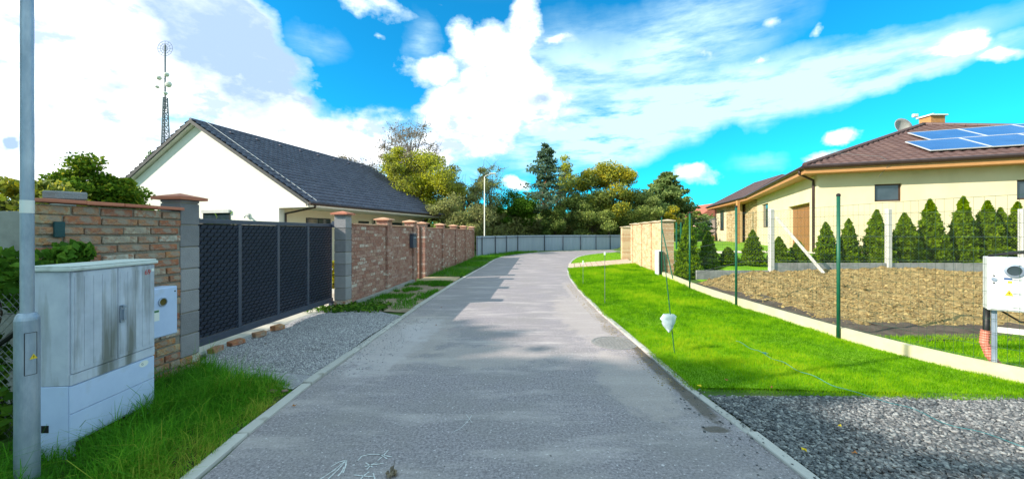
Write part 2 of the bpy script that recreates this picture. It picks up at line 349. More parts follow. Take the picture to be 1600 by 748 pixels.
M_dirt = mat('bare_dirt', [(.16, .12, .085), (.27, .21, .15), (.36, .29, .21)], 4, 9, .96, bump=.8, bscale=40, dirt=((.07, .10, .02), 2.6, .57, .5))
def leafmat(n, cols, k=1.6): return mat(n, [tuple(min(.6, c * k) for c in q) for q in cols], 1.1, 3, .6, attr='v', transl=.42, spec=.08)
LM_green = leafmat('leaf_green', [(.03, .075, .008), (.06, .13, .012), (.10, .18, .016)], 1.5)
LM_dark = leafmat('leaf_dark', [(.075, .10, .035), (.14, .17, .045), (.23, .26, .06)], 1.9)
LM_yg = leafmat('leaf_yellowgreen', [(.11, .12, .04), (.20, .22, .03), (.34, .33, .02), (.52, .42, .015)], 1.6)
LM_or = leafmat('leaf_orange', [(.08, .11, .03), (.17, .19, .03), (.34, .28, .02), (.48, .29, .015)], 1.6)
LM_br = leafmat('leaf_brown', [(.12, .10, .08), (.19, .155, .12), (.25, .20, .14)])
LM_olive = leafmat('leaf_olive', [(.09, .09, .04), (.15, .16, .06), (.24, .24, .07)], 1.9)
LM_pine = leafmat('pine_needle', [(.04, .075, .05), (.075, .12, .075), (.12, .17, .09)], 1.6)
LM_thuja = leafmat('thuja_scale', [(.05, .09, .001), (.10, .17, .001), (.16, .23, .002), (.24, .22, .005)], 1.45)
LM_grass = leafmat('grass_blade', [(.05, .15, .001), (.11, .27, .002), (.18, .36, .003), (.29, .38, .010)], 1.3)
LM_tall = leafmat('tall_grass_blade', [(.02, .08, .006), (.04, .15, .008), (.08, .22, .012), (.26, .26, .04)])
LM_ivy = leafmat('ivy_leaf', [(.02, .06, .008), (.05, .12, .012), (.11, .19, .02)])
# asphalt: speckled, with dusty streaks, patches and damp stains along the right kerb
def asphalt():
    m = bpy.data.materials.new('asphalt'); m.use_nodes = True; t = m.node_tree; nn = t.nodes; ll = t.links; b = nn['Principled BSDF']
    b.inputs['Roughness'].default_value = .82; b.inputs['Specular IOR Level'].default_value = .35
    tcx = nn.new('ShaderNodeTexCoord')
    def nz(s, d, sc=None, r=.6):
        v = tcx.outputs['Object']
        if sc: q = nn.new('ShaderNodeVectorMath'); q.operation = 'MULTIPLY'; ll.new(v, q.inputs[0]); q.inputs[1].default_value = sc; v = q.outputs[0]
        n = nn.new('ShaderNodeTexNoise'); n.inputs['Scale'].default_value = s; n.inputs['Detail'].default_value = d; n.inputs['Roughness'].default_value = r; ll.new(v, n.inputs['Vector']); return n.outputs[0]
    def rg(f, a, c, o=1.0):
        q = nn.new('ShaderNodeMapRange'); q.inputs[1].default_value = a; q.inputs[2].default_value = c; q.inputs[4].default_value = o; ll.new(f, q.inputs[0]); return q.outputs[0]
    def mx(f, a, c):
        q = nn.new('ShaderNodeMix'); q.data_type = 'RGBA'; ll.new(f, q.inputs[0])
        for i, v in ((6, a), (7, c)):
            if isinstance(v, tuple): q.inputs[i].default_value = (*v, 1)
            else: ll.new(v, q.inputs[i])
        return q.outputs[2]
    c = mx(rg(nz(48, 4, r=.75), .36, .64), (.135, .118, .135), (.37, .325, .355))
    c = mx(rg(nz(20, 3, r=.7), .52, .72, .5), c, (.13, .11, .125))
    c = mx(rg(nz(1.1, 6), .42, .66, .55), c, (.235, .21, .21))
    c = mx(rg(nz(1.4, 7, (.55, 2.0, 1), .65), .50, .68, .55), c, (.48, .42, .42))     # dust streaks across
    c = mx(rg(nz(38, 2, r=.5), .66, .71, .8), c, (.62, .57, .60))
    c = mx(rg(nz(31, 2, (1, 1, 1), .5), .69, .73, .7), c, (.06, .05, .05))                    # pale chips
    sp = nn.new('ShaderNodeSeparateXYZ'); ll.new(tcx.outputs['Object'], sp.inputs[0])
    # oil/damp patches beside the right kerb
    def spot(x, y, rx, ry, colr, amt, prev):
        q = nn.new('ShaderNodeMapping'); q.vector_type = 'TEXTURE'; q.inputs['Location'].default_value = (x, y, 0); q.inputs['Scale'].default_value = (rx, ry, 1); ll.new(tcx.outputs['Object'], q.inputs['Vector'])
        l = nn.new('ShaderNodeVectorMath'); l.operation = 'LENGTH'; ll.new(q.outputs[0], l.inputs[0])
        s = nn.new('ShaderNodeMath'); s.operation = 'MULTIPLY_ADD'; ll.new(n6, s.inputs[0]); s.inputs[1].default_value = 1.6; ll.new(l.outputs['Value'], s.inputs[2])
        return mx(rg(s.outputs[0], 1.9, 1.6, amt), prev, colr)
    n6 = nz(4.5, 6)
    for (x, y, rx, ry) in ((1.66, 7.1, .09, .32), (1.62, 6.35, .13, .3), (1.72, 4.6, .10, .9), (1.74, 3.75, .10, .5), (1.76, 5.2, .07, .4), (1.66, 3.12, .11, .06), (1.70, 8.3, .05, .5)):
        c = spot(x, y, rx, ry, (.085, .068, .052), .8, c)
    for (x, y, rx, ry) in ((1.35, 7.5, .5, 2.2), (1.3, 4.2, .35, 1.0), (1.75, 10, .3, 2.5), (-1.6, 6.0, .7, 1.6), (-.3, 5.0, .8, .5)):
        c = spot(x, y, rx, ry, (.40, .34, .325), .5, c)
    for (x, y, rx, ry) in ((-1.75, 5.5, .45, 1.3), (-1.5, 6.4, .3, .8)):
        c = spot(x, y, rx, ry, (.50, .45, .49), .32, c)
    ll.new(c, b.inputs['Base Color'])
    bp = nn.new('ShaderNodeBump'); bp.inputs['Strength'].default_value = .5; bp.inputs['Distance'].default_value = .008; ll.new(nz(150, 3), bp.inputs['Height']); ll.new(bp.outputs[0], b.inputs['Normal'])
    return m
M_asph = asphalt()

# ------------------------------------------------------------------ ground and road
def grid(xs, ys, fz):
    X, Y = np.meshgrid(xs, ys); V = np.stack([X, Y, fz(X, Y)], -1).reshape(-1, 3); nx = len(xs)
    i, j = np.meshgrid(np.arange(len(ys) - 1), np.arange(nx - 1), indexing='ij'); q = (i * nx + j).ravel()
    return V, np.stack([q, q + 1, q + nx + 1, q + nx], 1)
xs = np.r_[[-3000, -1200, -500, -200, -100, -60], np.arange(-40, 41, 1.0), [60, 100, 200, 500, 1200, 3000]]
ys = np.r_[[-3000, -1000, -300, -100, -40, -20], np.arange(-10, 51, 1.0), [60, 80, 120, 250, 600, 1500, 3000]]
V, Fc = grid(xs, ys, lambda x, y: hz(x, y) - .012 - .3 * sst(38, 60, y))
npmesh('ground', V, Fc, M_ground, smooth=True, kind='structure')

Lp = [(-1.9, -9), (-1.97, -2), (-2.0, 1), (-2.02, 2.49), (-2.11, 3.43), (-2.08, 4.64), (-2.03, 6.59), (-1.95, 8.65), (-1.7, 12.8), (-1.23, 18.5), (-.94, 22.6), (-.42, 25.3), (.41, 27.4), (2.03, 30.3), (3.99, 32.3), (6.86, 33.8), (9.95, 34.9), (14, 36.6), (20, 39)]
Rp = [(1.98, -9), (1.97, -2), (1.94, 1), (1.91, 2.49), (1.86, 3.1), (1.79, 3.78), (1.76, 4.3), (1.77, 5.3), (1.74, 7.06), (1.76, 8.58), (1.85, 11.1), (2.0, 13.37), (2.35, 16.4), (2.92, 19.6), (3.55, 22.5), (4.5, 25.6), (5.9, 28.2), (7.8, 30.4), (9.8, 31.8), (14, 33.6), (20, 36)]
Lc = smoothc(Lp, 160); Rc = smoothc(Rp, 160)
strip('road', Lc, Rc, 160, 14, M_asph, dz=0.0, kind='structure')

def kerb(name, Cv, side, y1, w=.10, hh=.028):
    root = bpy.data.objects.new(name, None); link(root, kind='structure')
    P = resample(Cv, int(np.hypot(*np.diff(Cv, axis=0).T).sum() / 1.0) + 1)
    for i in range(len(P) - 1):
        a = Vector((*P[i], 0)); b = Vector((*P[i + 1], 0)); d = (b - a); ln = d.length; d.normalize()
        if a.y < 1.2 or a.y > y1: continue
        n = Vector((-d.y, d.x, 0)) * side
        M = Matrix(((d.x, n.x, 0, a.x), (d.y, n.y, 0, a.y), (0, 0, 1, 0), (0, 0, 0, 1)))
        mb = MB(); t = rnd.uniform(-.006, .006)
        segs = 4
        mb.box(.006, ln - .006, .002, w, -.12, hh + t, jit=.004)
        o = mb.build('kerb_stone', M_kerb, root, bevel=.006); o.matrix_local = M
    return root
kerb('kerb', Lc, 1, 36); kerb('kerb', Rc, -1, 36, .085, .016)

# offset curves
def offs(Cv, d):
    t = np.gradient(Cv, axis=0); t /= np.hypot(t[:, 0], t[:, 1])[:, None]; n = np.stack([-t[:, 1], t[:, 0]], 1); return Cv + n * d
Lk = offs(Lc, .10); Rk = offs(Rc, -.10)
def cut(Cv, y0, y1): k = (Cv[:, 1] >= y0) & (Cv[:, 1] <= y1); return Cv[k]
KW = smoothc([(5.5, 14.2), (5.3, 12.4), (5.05, 10.5), (4.93, 8.3), (4.96, 5.75), (5.14, 4.6), (5.4, 4.0), (5.95, 3.1), (6.6, 2.3), (8.2, .6)], 120)[::-1]     # low wall under the wire fence
WX = lambda y: 3.97 + .115 * y                                          # right brick wall line
# lawn between the road and the right fence
rk1 = cut(Rk, 3.72, 17.0)
kw1 = np.r_[cut(KW, 3.7, 13.9), [[WX(14.2) - .02, 14.2], [WX(17.0), 17.0], [WX(19.4), 19.4]]]
strip('lawn', rk1, kw1, 90, 30, M_lawn, dz=.004, fz=lambda x, y: .02 * vnoise(x, y, 1.2, 3) * sst(0, .3, x - 2.1), kind='structure')
rk2 = cut(Rk, 19.5, 35); strip('lawn', rk2, [(WX(23), 23), (8.6, 29), (10.5, 31.2), (14, 33)], 40, 12, M_lawn, dz=.004, kind='structure')
# paved drive to the right gate: individual slabs
root = bpy.data.objects.new('paved_drive', None); link(root, kind='structure')
A0 = Vector((2.52, 17.05, 0)); A1 = Vector((2.85, 19.45, 0)); B0 = Vector((6.35, 19.9, 0)); B1 = Vector((6.9, 22.9, 0))
for i in range(12):
    for j in range(5):
        u0, u1 = i / 12, (i + 1) / 12; v0, v1 = j / 5, (j + 1) / 5; e = .004
        q = [(A0.lerp(B0, u)).lerp(A1.lerp(B1, u), v) for (u, v) in ((u0 + e, v0 + e), (u1 - e, v0 + e), (u1 - e, v1 - e), (u0 + e, v1 - e))]
        MB().prism([p + Vector((0, 0, -.05)) for p in q], (0, 0, .068)).build('paving_slab', M_pave, root)

# wall line on the left
WU = Vector((.07, 1, 0)).normalized(); WN = Vector((1, -.07, 0)).normalized()
def WM(y, off=0.0, z=0.0):                     # frame on the left wall line: x along the wall, y out to the road, z up
    o = Vector((-4.01 + .07 * y, y, z)) + WN * off
    return Matrix(((WU.x, WN.x, 0, o.x), (WU.y, WN.y, 0, o.y), (0, 0, 1, o.z), (0, 0, 0, 1)))
def WP(y, off=0.0, z=0.0): return WM(y, off, z) @ Vector((0, 0, 0))
# left: gravel drive, dirt verge, grass verge, tan path, rough grass by the cabinet
strip('gravel_drive', cut(Lk, 3.75, 7.5), [WP(4.4, .02)[:2], WP(5.2, -.34)[:2], WP(8.0, -.34)[:2], WP(8.2, .02)[:2]], 60, 30, M_gravl, dz=.006,
      fz=lambda x, y: .03 * vnoise(x, y, 1.5, 5) + .012 * vnoise(x, y, 7, 6), kind='structure')
strip('dirt_verge', cut(Lk, 7.3, 12.3), [WP(7.9, .05)[:2], WP(12.3, .05)[:2]], 40, 20, M_dirt, dz=.010, fz=lambda x, y: .05 * vnoise(x, y, 1.6, 8) * sst(0, .4, -2.0 - x) * sst(7.6, 9.0, y), kind='structure')
strip('grass_verge', cut(Lk, 13.4, 31), [WP(13.4, .05)[:2], WP(23.6, .05)[:2], (-2.1, 25.2), (-1.0, 27.8), (.5, 31), (2.0, 33)], 40, 12, M_ground, dz=.012, fz=lambda x, y: .06 * vnoise(x, y, 1.3, 4), kind='structure')
strip('rough_grass_bank', cut(Lk, -2, 4.6), [WP(-2, .1)[:2], WP(3.0, .0)[:2], WP(4.6, .0)[:2]], 30, 12, mat('bank_soil', [(.03, .035, .012), (.06, .07, .02)], 6, 6, .95, bump=.6), dz=.004, kind='structure')
root = bpy.data.objects.new('tan_path', None); link(root, kind='structure')
for i in range(6):
    for j in range(4):
        a = cut(Lk, 12.3, 12.7)[0][0]; x0 = -3.05; wdt = (a - x0) / 6
        MB().box(x0 + i * wdt + .004, x0 + (i + 1) * wdt - .004, 12.42 + j * .25, 12.42 + j * .25 + .242, -.02, .05).build('paving_slab', M_pavet, root)
strip('yard_paving', [WP(4.4, -.36)[:2], WP(9, -.36)[:2], WP(24, -.36)[:2]], [(-9, 4), (-9.2, 12), (-6, 26)], 20, 12, mat('yard_concrete', [(.42, .39, .34), (.5, .47, .42)], 4, 6, .9, bump=.3), dz=.004, kind='structure')
# right: gravel lot, soil
strip('gravel_lot', cut(Rk, -8, 3.80), [(9.5, -8), (9.5, 1), (8.2, .9), (5.42, 3.9)], 30, 30, M_gravb, dz=.004, fz=lambda x, y: .02 * vnoise(x, y, 5, 2), kind='structure')
KWo = offs(KW, -.07)
soilA = cut(KWo, 5.4, 11.6)
def soilz(x, y): return (.16 * vnoise(x, y, 1.1, 1) + .09 * vnoise(x, y, 4, 1) + .07 * vnoise(x, y, 9, 2) + .04 * vnoise(x, y, 19, 3) - .06) * sst(0.0, .8, x - 5.35) * sst(6.1, 7.0, y) + .012 * vnoise(x, y, 9, 4)
strip('turned_soil', [(5.4, 5.9), (5.25, 8), (5.35, 11.6)], [(20, 6.4), (19, 8.4), (18.6, 11.7)], 130, 240, M_soil, dz=.008, fz=soilz, kind='structure')
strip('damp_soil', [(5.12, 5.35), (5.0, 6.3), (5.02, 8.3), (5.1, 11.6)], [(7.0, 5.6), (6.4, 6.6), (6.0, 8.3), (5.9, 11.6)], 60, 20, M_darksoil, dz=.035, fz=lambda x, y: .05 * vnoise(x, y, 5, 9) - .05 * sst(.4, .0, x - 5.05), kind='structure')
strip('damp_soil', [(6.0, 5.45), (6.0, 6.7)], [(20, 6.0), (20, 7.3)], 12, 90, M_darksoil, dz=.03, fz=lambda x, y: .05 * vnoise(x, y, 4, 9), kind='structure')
strip('lawn', [(5.35, 4.15), (5.1, 5.7)], [(14, .5), (18, 6.2)], 20, 40, M_lawn, dz=.03, fz=lambda x, y: .03 * vnoise(x, y, 2, 9), kind='structure')
strip('lawn', [(5.9, 11.9), (6.3, 15), (7.0, 22), (9, 32)], [(24, 11.9), (24, 15), (24, 22), (24, 40)], 40, 30, M_lawn, dz=.006, kind='structure')
# pale paved terrace round the right house
strip('house_terrace', [(6.6, 15.4), (10.3, 16.4), (12.7, 15.9), (19, 12.9)], [(6.9, 16.6), (10.4, 17.8), (13.2, 17.3), (20, 14.1)], 20, 5, mat('terrace_concrete', [(.6, .52, .38), (.66, .58, .44)], 3, 4, .9), dz=.03, kind='structure')

# ------------------------------------------------------------------ left walls
def brickmesh(l, h, d, k):
    mb = MB(); mb.box(-l / 2, l / 2, 0, d, 0, h, jit=.004); return mb.mesh('brick', M_brick, bevel=.005)
def wallframe(root, M): root.matrix_basis = M
near = thing('brick_wall', 'old orange brick wall with red tile coping behind the grey utility cabinet', 'wall'); wallframe(near, WM(0))
Y0, Y1 = 3.09, 4.30
kk = 1 / WU.y
def sy(y): return y * kk
MB().box(sy(Y0) + .02, sy(Y1) - .0, -.10, -.014, -.1, 1.83).build('mortar_core', M_mortar, near)
cat_b = [brickmesh(l, .066, .07, i) for i, l in enumerate((.27, .29, .25, .30, .14, .20))]
lens = (.27, .29, .25, .30, .14, .20)
cnt = 0
for c in range(21):
    z = .03 + c * .0862; x = sy(Y0) + (0 if c % 2 else -.0)
    first = True
    while x < sy(Y1) - .05:
        k = rnd.choice((0, 1, 2, 3, 3, 1, 0, 5)) if not (first and c % 2) else 4
        l = lens[k]
        if x + l > sy(Y1): l2 = sy(Y1) - x - .006; k = min(range(6), key=lambda i: abs(lens[i] - l2)); s = l2 / lens[k]; l = l2
        else: s = 1
        o = bpy.data.objects.new('brick', cat_b[k]); link(o, near); o.location = (x + l / 2, -.066 + rnd.uniform(-.004, .005), z + rnd.uniform(-.003, .003)); o.scale = (s, 1, rnd.uniform(.9, 1.08)); o.rotation_euler = (rnd.uniform(-.02, .02), rnd.uniform(-.008, .008), rnd.uniform(-.012, .012))
        x += l + .016; first = False; cnt += 1
for i in range(4):
    a = sy(Y0) - .03 + i * (sy(Y1) - sy(Y0) + .03) / 4; b = a + (sy(Y1) - sy(Y0) + .03) / 4 - .003
    MB().box(a, b, -.115, .05, 1.845, 1.875, jit=.002).build('coping_tile', M_coping, near, bevel=.004)
def pillar(root, y, L=.24, D=.25, H=1.99, blocks=True, capm=M_coping, seed=0, brickbase=True, pr=.055):
    x0 = sy(y) - L / 2; x1 = sy(y) + L / 2
    if blocks:
        p = MB().box(x0 + .012, x1 - .012, -D + .012, -.012, -.1, H - .05).build('pillar', M_mortar, root)
        z = .0
        if brickbase:
            for q in range(2):
                zz = .01 + q * .09
                for (u0, u1) in ((x0, x0 + L * .55), (x0 + L * .57, x1)):
                    MB().box(u0 - .01, u1 + .005, -D - .01, .008, zz, zz + .078, jit=.006).build('brick', M_brick, p, bevel=.006)
            z = .19
        while z < H - .06:
            h = min(.238, H - .05 - z); MB().box(x0, x1, -D, 0, z, z + h, jit=.0015).build('concrete_block', M_block, p, bevel=.006); z += .25
    else:
        mb = MB(); z = .0; i = 0
        mb.box(x0 + .012, x1 - .012, -D + .012, pr - .012, -.1, H - .05, a=.12)
        while z < H - .06:
            e = .0 if i % 2 else L * .35
            mb.box(x0, x0 + L * .35 + e - .01, -D, pr, z, z + .064, a=rnd.random(), jit=.003); mb.box(x0 + L * .35 + e, x1, -D, pr, z, z + .064, a=rnd.random(), jit=.003)
            z += .078; i += 1
        p = mb.build('pillar', M_brick2 if capm is M_cap2 else M_brick3, root, kind='stuff')
    e = .055; ef = e if blocks else e + pr
    mb = MB(); mb.box(x0 - e, x1 + e, -D - e, ef, H - .05, H - .018, jit=.002)
    vs = [(x0 - e, -D - e, H - .018), (x1 + e, -D - e, H - .018), (x1 + e, ef, H - .018), (x0 - e, ef, H - .018), ((x0 + x1) / 2, -D / 2, H + .03)]
    mb.add(vs, [(0, 1, 4), (1, 2, 4), (2, 3, 4), (3, 0, 4)])
    mb.build('pillar_cap', capm, p)
    return p
pillar(near, 4.42, H=2.02)
o = MB().box(-.11, .11, -.07, .07, 0, .07, jit=.006).build('loose_block', M_block, None, bevel=.01, label='loose grey concrete block lying on the near brick wall coping', cat='concrete block'); o.matrix_world = WM(3.28, -.035, 1.877)
o = MB().box(-.035, .035, 0, .02, 0, .13).build('wall_bracket', mat('teal_metal', [(.01, .05, .06), (.02, .07, .08)], 8, 3, .5), near, bevel=.003); o.location = (sy(3.2), .004, 1.56)

def brickpanel(root, y0, y1, H, m, M_core, th=.20, c=.078, bl=.25):
    mb = MB(); x0 = sy(y0); x1 = sy(y1)
    mb.box(x0, x1, -th, -.012, -.1, H - .03, a=.12)
    z = .02; i = 0
    while z < H - .08:
        x = x0 + (0 if i % 2 else -bl / 2); 
        while x < x1:
            l = bl * rnd.uniform(.8, 1.1); a, b = max(x, x0), min(x + l, x1)
            if b - a > .03: mb.box(a, b - .012, -.03, rnd.uniform(-.003, .006), z, z + c - .013, a=rnd.random(), jit=.002)
            x += l
        z += c; i += 1
    return mb.build('brick_panel', m, root, kind='stuff')
def coping(root, y0, y1, H, m):
    n = max(1, int((y1 - y0) / .5)); x0 = sy(y0); x1 = sy(y1)
    for i in range(n):
        a = x0 + (x1 - x0) * i / n; b = x0 + (x1 - x0) * (i + 1) / n - .003
        MB().box(a, b, -.24, .04, H - .03, H, jit=.002).build('coping_tile', m, root)
w2 = thing('brick_wall', 'brown brick wall between the block gate pillar and the mailbox pillar', 'wall'); wallframe(w2, WM(0))
pillar(w2, 8.10, L=.25, H=2.02)
for y in (10.2, 12.3): pillar(w2, y, L=.30, H=1.97, blocks=False, capm=M_cap2)
for (a, b) in ((8.23, 10.05), (10.35, 12.15)):
    brickpanel(w2, a, b, 1.80, M_brick2, M_mortar); coping(w2, a, b, 1.80, M_cap2)
MB().box(sy(8.3), sy(12.1), .02, .10, -.1, .12).build('base_ledge', M_conc, w2)
w3 = thing('brick_wall', 'long far brown brick wall with five capped pillars beyond the garden door', 'wall'); wallframe(w3, WM(0))
ys_ = (13.5, 16.0, 18.5, 20.9, 23.4)
for y in ys_: pillar(w3, y, L=.30, H=1.95, blocks=False, capm=M_cap2)
for a, b in zip(ys_[:-1], ys_[1:]): brickpanel(w3, a + .15, b - .15, 1.78, M_brick2, M_mortar); coping(w3, a + .15, b - .15, 1.78, M_cap2)

# sliding gate
g = thing('sliding_gate', 'dark grey sliding gate of four perforated panels across the gravel drive', 'gate'); wallframe(g, WM(0, -.34))
gx0, gx1 = sy(4.72), sy(8.18); gz0, gz1 = .145, 1.775
gx1 = sy(8.02)
fr = .05
def bar(x0, x1, z0, z1, nm='frame_bar', d=.05): return MB().box(x0, x1, -d / 2, d / 2, z0, z1).build(nm, M_anth, g, bevel=.004)
bar(gx0, gx1, gz1 - .06, gz1, 'top_rail'); bar(gx0, gx1 + .02, gz0, gz0 + .09, 'bottom_rail', .07)
np_ = 4
for i in range(np_ + 1):
    x = gx0 + (gx1 - gx0) * i / np_; bar(x - .03 if i else x, x + .03 if i < np_ else x + .0 + .001, gz0 + .091, gz1 - .061, 'upright', .044)
    if i < np_:
        a = x + .034; b = gx0 + (gx1 - gx0) * (i + 1) / np_ - .034
        mb = MB(); z = gz0 + .10; r = 0; cw = .105; ch = .052
        while z < gz1 - .085:
            xx = a - (cw / 2 if r % 2 else 0)
            while xx < b:
                q0, q1 = max(xx, a), min(xx + cw - .022, b)
                if q1 - q0 > .01:
                    mb.add([(q0, -.004, z), (q1, -.004, z), (q1, .022, z + ch - .008), (q0, .022, z + ch - .008), (q0, -.008, z), (q1, -.008, z), (q1, .006, z + ch - .008), (q0, .006, z + ch - .008)],
                           [(0, 1, 2, 3), (7, 6, 5, 4), (0, 4, 5, 1), (3, 2, 6, 7), (1, 5, 6, 2), (0, 3, 7, 4)])
                xx += cw
            z += ch; r += 1
        mb.build('perforated_sheet', M_anth, g, kind='stuff')
        MB().box(a, b, -.016, -.012, gz0 + .092, gz1 - .062).build('gap_shade_sheet', M_blk, g)  # black sheet added behind the perforations to darken the gaps and block light
o = MB().box(-.03, .03, -.02, .06, 0, .10).box(-.02, .02, .0, .12, .10, .13).build('guide_bracket', M_anth, g, bevel=.003); o.location = (gx1 - .01, .03, gz1 - .07)
o = MB().box(-.05, .05, -.05, .05, 0, .10).build('roller', M_anth, g, bevel=.01); o.location = (gx1 + .03, 0, .06)
# rail and concrete lip under the gate
o = MB().box(sy(4.6), sy(8.0), -.10, .0, -.1, .028).build('gate_track', M_conc, None, label='pale concrete track strip under the dark sliding gate', cat='gate track', bevel=.004); o.matrix_world = WM(0, -.34)
for i, (y, l, lb) in enumerate(((5.0, .18, 'short broken brick under the gate nearest the brick pillar'), (5.35, .2, 'old brick second from the pillar under the gate'), (5.8, .17, 'old brick third from the pillar under the gate'), (6.2, .2, 'old brick farthest from the pillar under the gate'))):
    o = MB().box(-l / 2, l / 2, -.05, .05, 0, .07, jit=.012).build('loose_brick', M_brick, None, bevel=.008, label=lb, cat='brick', group='bricks lying under the gate'); o.matrix_world = WM(y, -.22, .03) @ Matrix.Rotation(rnd.uniform(-.3, .3), 4, 'Z')
# garden door
g2 = thing('garden_door', 'narrow dark garden door standing open between two brick pillars', 'door'); wallframe(g2, WM(0, -.12))
MB().box(sy(12.47), sy(13.0), -.02, .02, .08, 1.75).build('door_leaf', M_frame, g2, bevel=.004)
for y in (12.46, 13.33): MB().box(sy(y) - .001, sy(y) + .03, -.03, .03, .0, 1.8).build('door_post', M_frame, g2)
MB().tube([(sy(12.95), .02, .95), (sy(12.95), .06, .95), (sy(12.85), .06, .95)], .01, 6).build('handle', M_galv, g2)
mbx = thing('mailbox', 'black wall mailbox hung on the brick pillar beside the garden door', 'mailbox'); wallframe(mbx, WM(12.05, .005, 1.12))
MB().box(-.16, .16, 0, .12, 0, .40).build('body', M_anth, mbx, bevel=.01); MB().box(-.17, .17, 0, .14, .405, .44).build('lid', M_anth, mbx, bevel=.008); MB().box(-.12, .12, .121, .126, .30, .33).build('flap', M_galv, mbx)

# ------------------------------------------------------------------ utility cabinet
ang = math.atan2(.72, -.035)       # front face runs away from the camera
cb = thing('utility_cabinet', 'weathered pale grey two-door utility cabinet on feet in the tall grass', 'utility cabinet')
cb.matrix_basis = Matrix(((math.cos(ang), math.sin(ang), 0, -3.115), (math.sin(ang), -math.cos(ang), 0, 2.70), (0, 0, 1, 0), (0, 0, 0, 1)))
cb.matrix_basis = Matrix(((-.085, .996, 0, -3.115), (.996, .085, 0, 2.70), (0, 0, 1, 0), (0, 0, 0, 1)))   # local x along the front (away), local y out to the road
W = .71; D = .235
MB().box(0, W, -D, -.004, .52, 1.325).build('body', M_cab, cb, bevel=.004)
mb = MB(); mb.box(-.02, W + .02, -D - .02, .022, 1.326, 1.352); mb.box(-.012, W + .012, -D - .012, .014, 1.3525, 1.366); mb.build('lid', M_cabtop, cb, bevel=.005)
for (a, b) in ((.012, W / 2 - .0035), (W / 2 + .0035, W - .012)):
    d_ = MB(); d_.box(a, b, -.003, .012, .60, 1.315)
    for k in range(5):
        u = a + (b - a) * (k + .5) / 5; d_.box(u - .022, u + .022, .0121, .0145, .63, 1.285)
    dd = d_.build('door', M_cab, cb, bevel=.0015)
mb = MB(); mb.box(W / 2 + .008, W / 2 + .045, .0145, .026, .88, 1.02); mb.box(W / 2 + .016, W / 2 + .036, .026, .045, .90, .985); mb.lathe([(.014, 0), (.014, .02)], (W / 2 + .026, .036, 1.0), 10); mb.build('handle', M_galv, cb, bevel=.002)
MB().box(.004, W - .004, -.003, .008, .521, .594).build('door_sill', M_cab, cb, bevel=.002)
MB().box(.0, W, -D + .005, -.008, .10, .518).build('plinth', M_cabbase, cb, bevel=.004)
for (z0, z1) in ((.12, .315), (.319, .512)): MB().box(.004, W - .004, -.007, .004, z0, z1).build('base_panel', M_cabbase, cb, bevel=.002)
for x in (.0, W - .06): MB().box(x + .002, x + .058, -D + .01, -.01, -.06, .099).build('foot', M_cabbase, cb, bevel=.003)
MB().box(-.004, .0, -D + .06, -.13, .2, .25).build('vent', M_blk, cb)
def textmesh(name, s, size, m, parent, M, depth=.0004, **k):
    cu = bpy.data.curves.new(name, 'FONT'); cu.body = s; cu.size = size; cu.extrude = depth; cu.align_x = 'CENTER'; cu.align_y = 'CENTER'
    tmp = bpy.data.objects.new(name, cu); C.objects.link(tmp); dg = bpy.context.evaluated_depsgraph_get(); me = bpy.data.meshes.new_from_object(tmp.evaluated_get(dg)); C.objects.unlink(tmp); bpy.data.objects.remove(tmp)
    me.materials.clear(); me.materials.append(m); o = bpy.data.objects.new(name, me); link(o, parent, **k); o.matrix_local = M; return o
FX = Matrix(((1, 0, 0, 0), (0, 0, -1, 0), (0, 1, 0, 0), (0, 0, 0, 1)))   # text upright: local x right, faces -y
def faceM(x, y, z):                                                  # on a face looking out along local +y, read with x to the right (left-handed frame already mirrors)
    return Matrix(((1, 0, 0, x), (0, 0, 1, y), (0, 1, 0, z), (0, 0, 0, 1)))
textmesh('number_marking', '69', .062, M_red, cb, faceM(W - .085, .0155, 1.255))
MB().box(W - .045, W - .02, .0145, .0153, 1.26, 1.285).build('sticker', M_sticker, cb)
mb = MB(); mb.lathe([(.035, 0), (.035, .0006)], (0, 0, 0), 18, M=Matrix(((1.3, 0, 0, 0), (0, 0, 1, 0), (0, .75, 0, 0), (0, 0, 0, 1)))); o = mb.build('oval_sticker', M_sticker, cb); o.location = (W - .11, .0043, .475)
textmesh('sticker_print', 'G', .03, M_blu, cb, faceM(W - .125, .0055, .475))
# wall-mounted meter box beside it
mb_ = thing('meter_box', 'small flat grey meter box with round window on the brick wall', 'meter box'); wallframe(mb_, WM(0))
x0, x1 = sy(3.50), sy(4.06)
MB().box(x0, x1, .03, .20, .545, 1.04).build('body', M_cabbase, mb_, bevel=.006)
MB().box(x0 + .01, x1 - .01, .2005, .208, .555, 1.03).build('door', M_cabbase, mb_, bevel=.002)
RY = Matrix(((1, 0, 0, 0), (0, 0, 1, 0), (0, 1, 0, 0), (0, 0, 0, 1)))
o = MB().lathe([(.045, 0), (.045, .012), (.036, .014), (.034, .006)], n=24, M=RY).build('window_ring', M_galv, mb_); o.location = (x1 - .17, .208, .90)
o = MB().lathe([(.034, 0), (.034, .008)], n=24, M=RY).build('window_pane', mat('olive_glass', [(.06, .05, .01), (.1, .08, .02)], 8, 3, .2), mb_); o.location = (x1 - .17, .2095, .90)
MB().box(x1 - .26, x1 - .20, .2082, .2092, .72, .83).build('sticker', M_sticker, mb_); MB().box(x1 - .255, x1 - .205, .2094, .2099, .805, .825).build('sticker_print', M_grn, mb_)
o = MB().lathe([(.007, 0), (.007, .004)], n=8, M=RY).build('lock', M_blk, mb_); o.location = (x1 - .035, .208, .99)

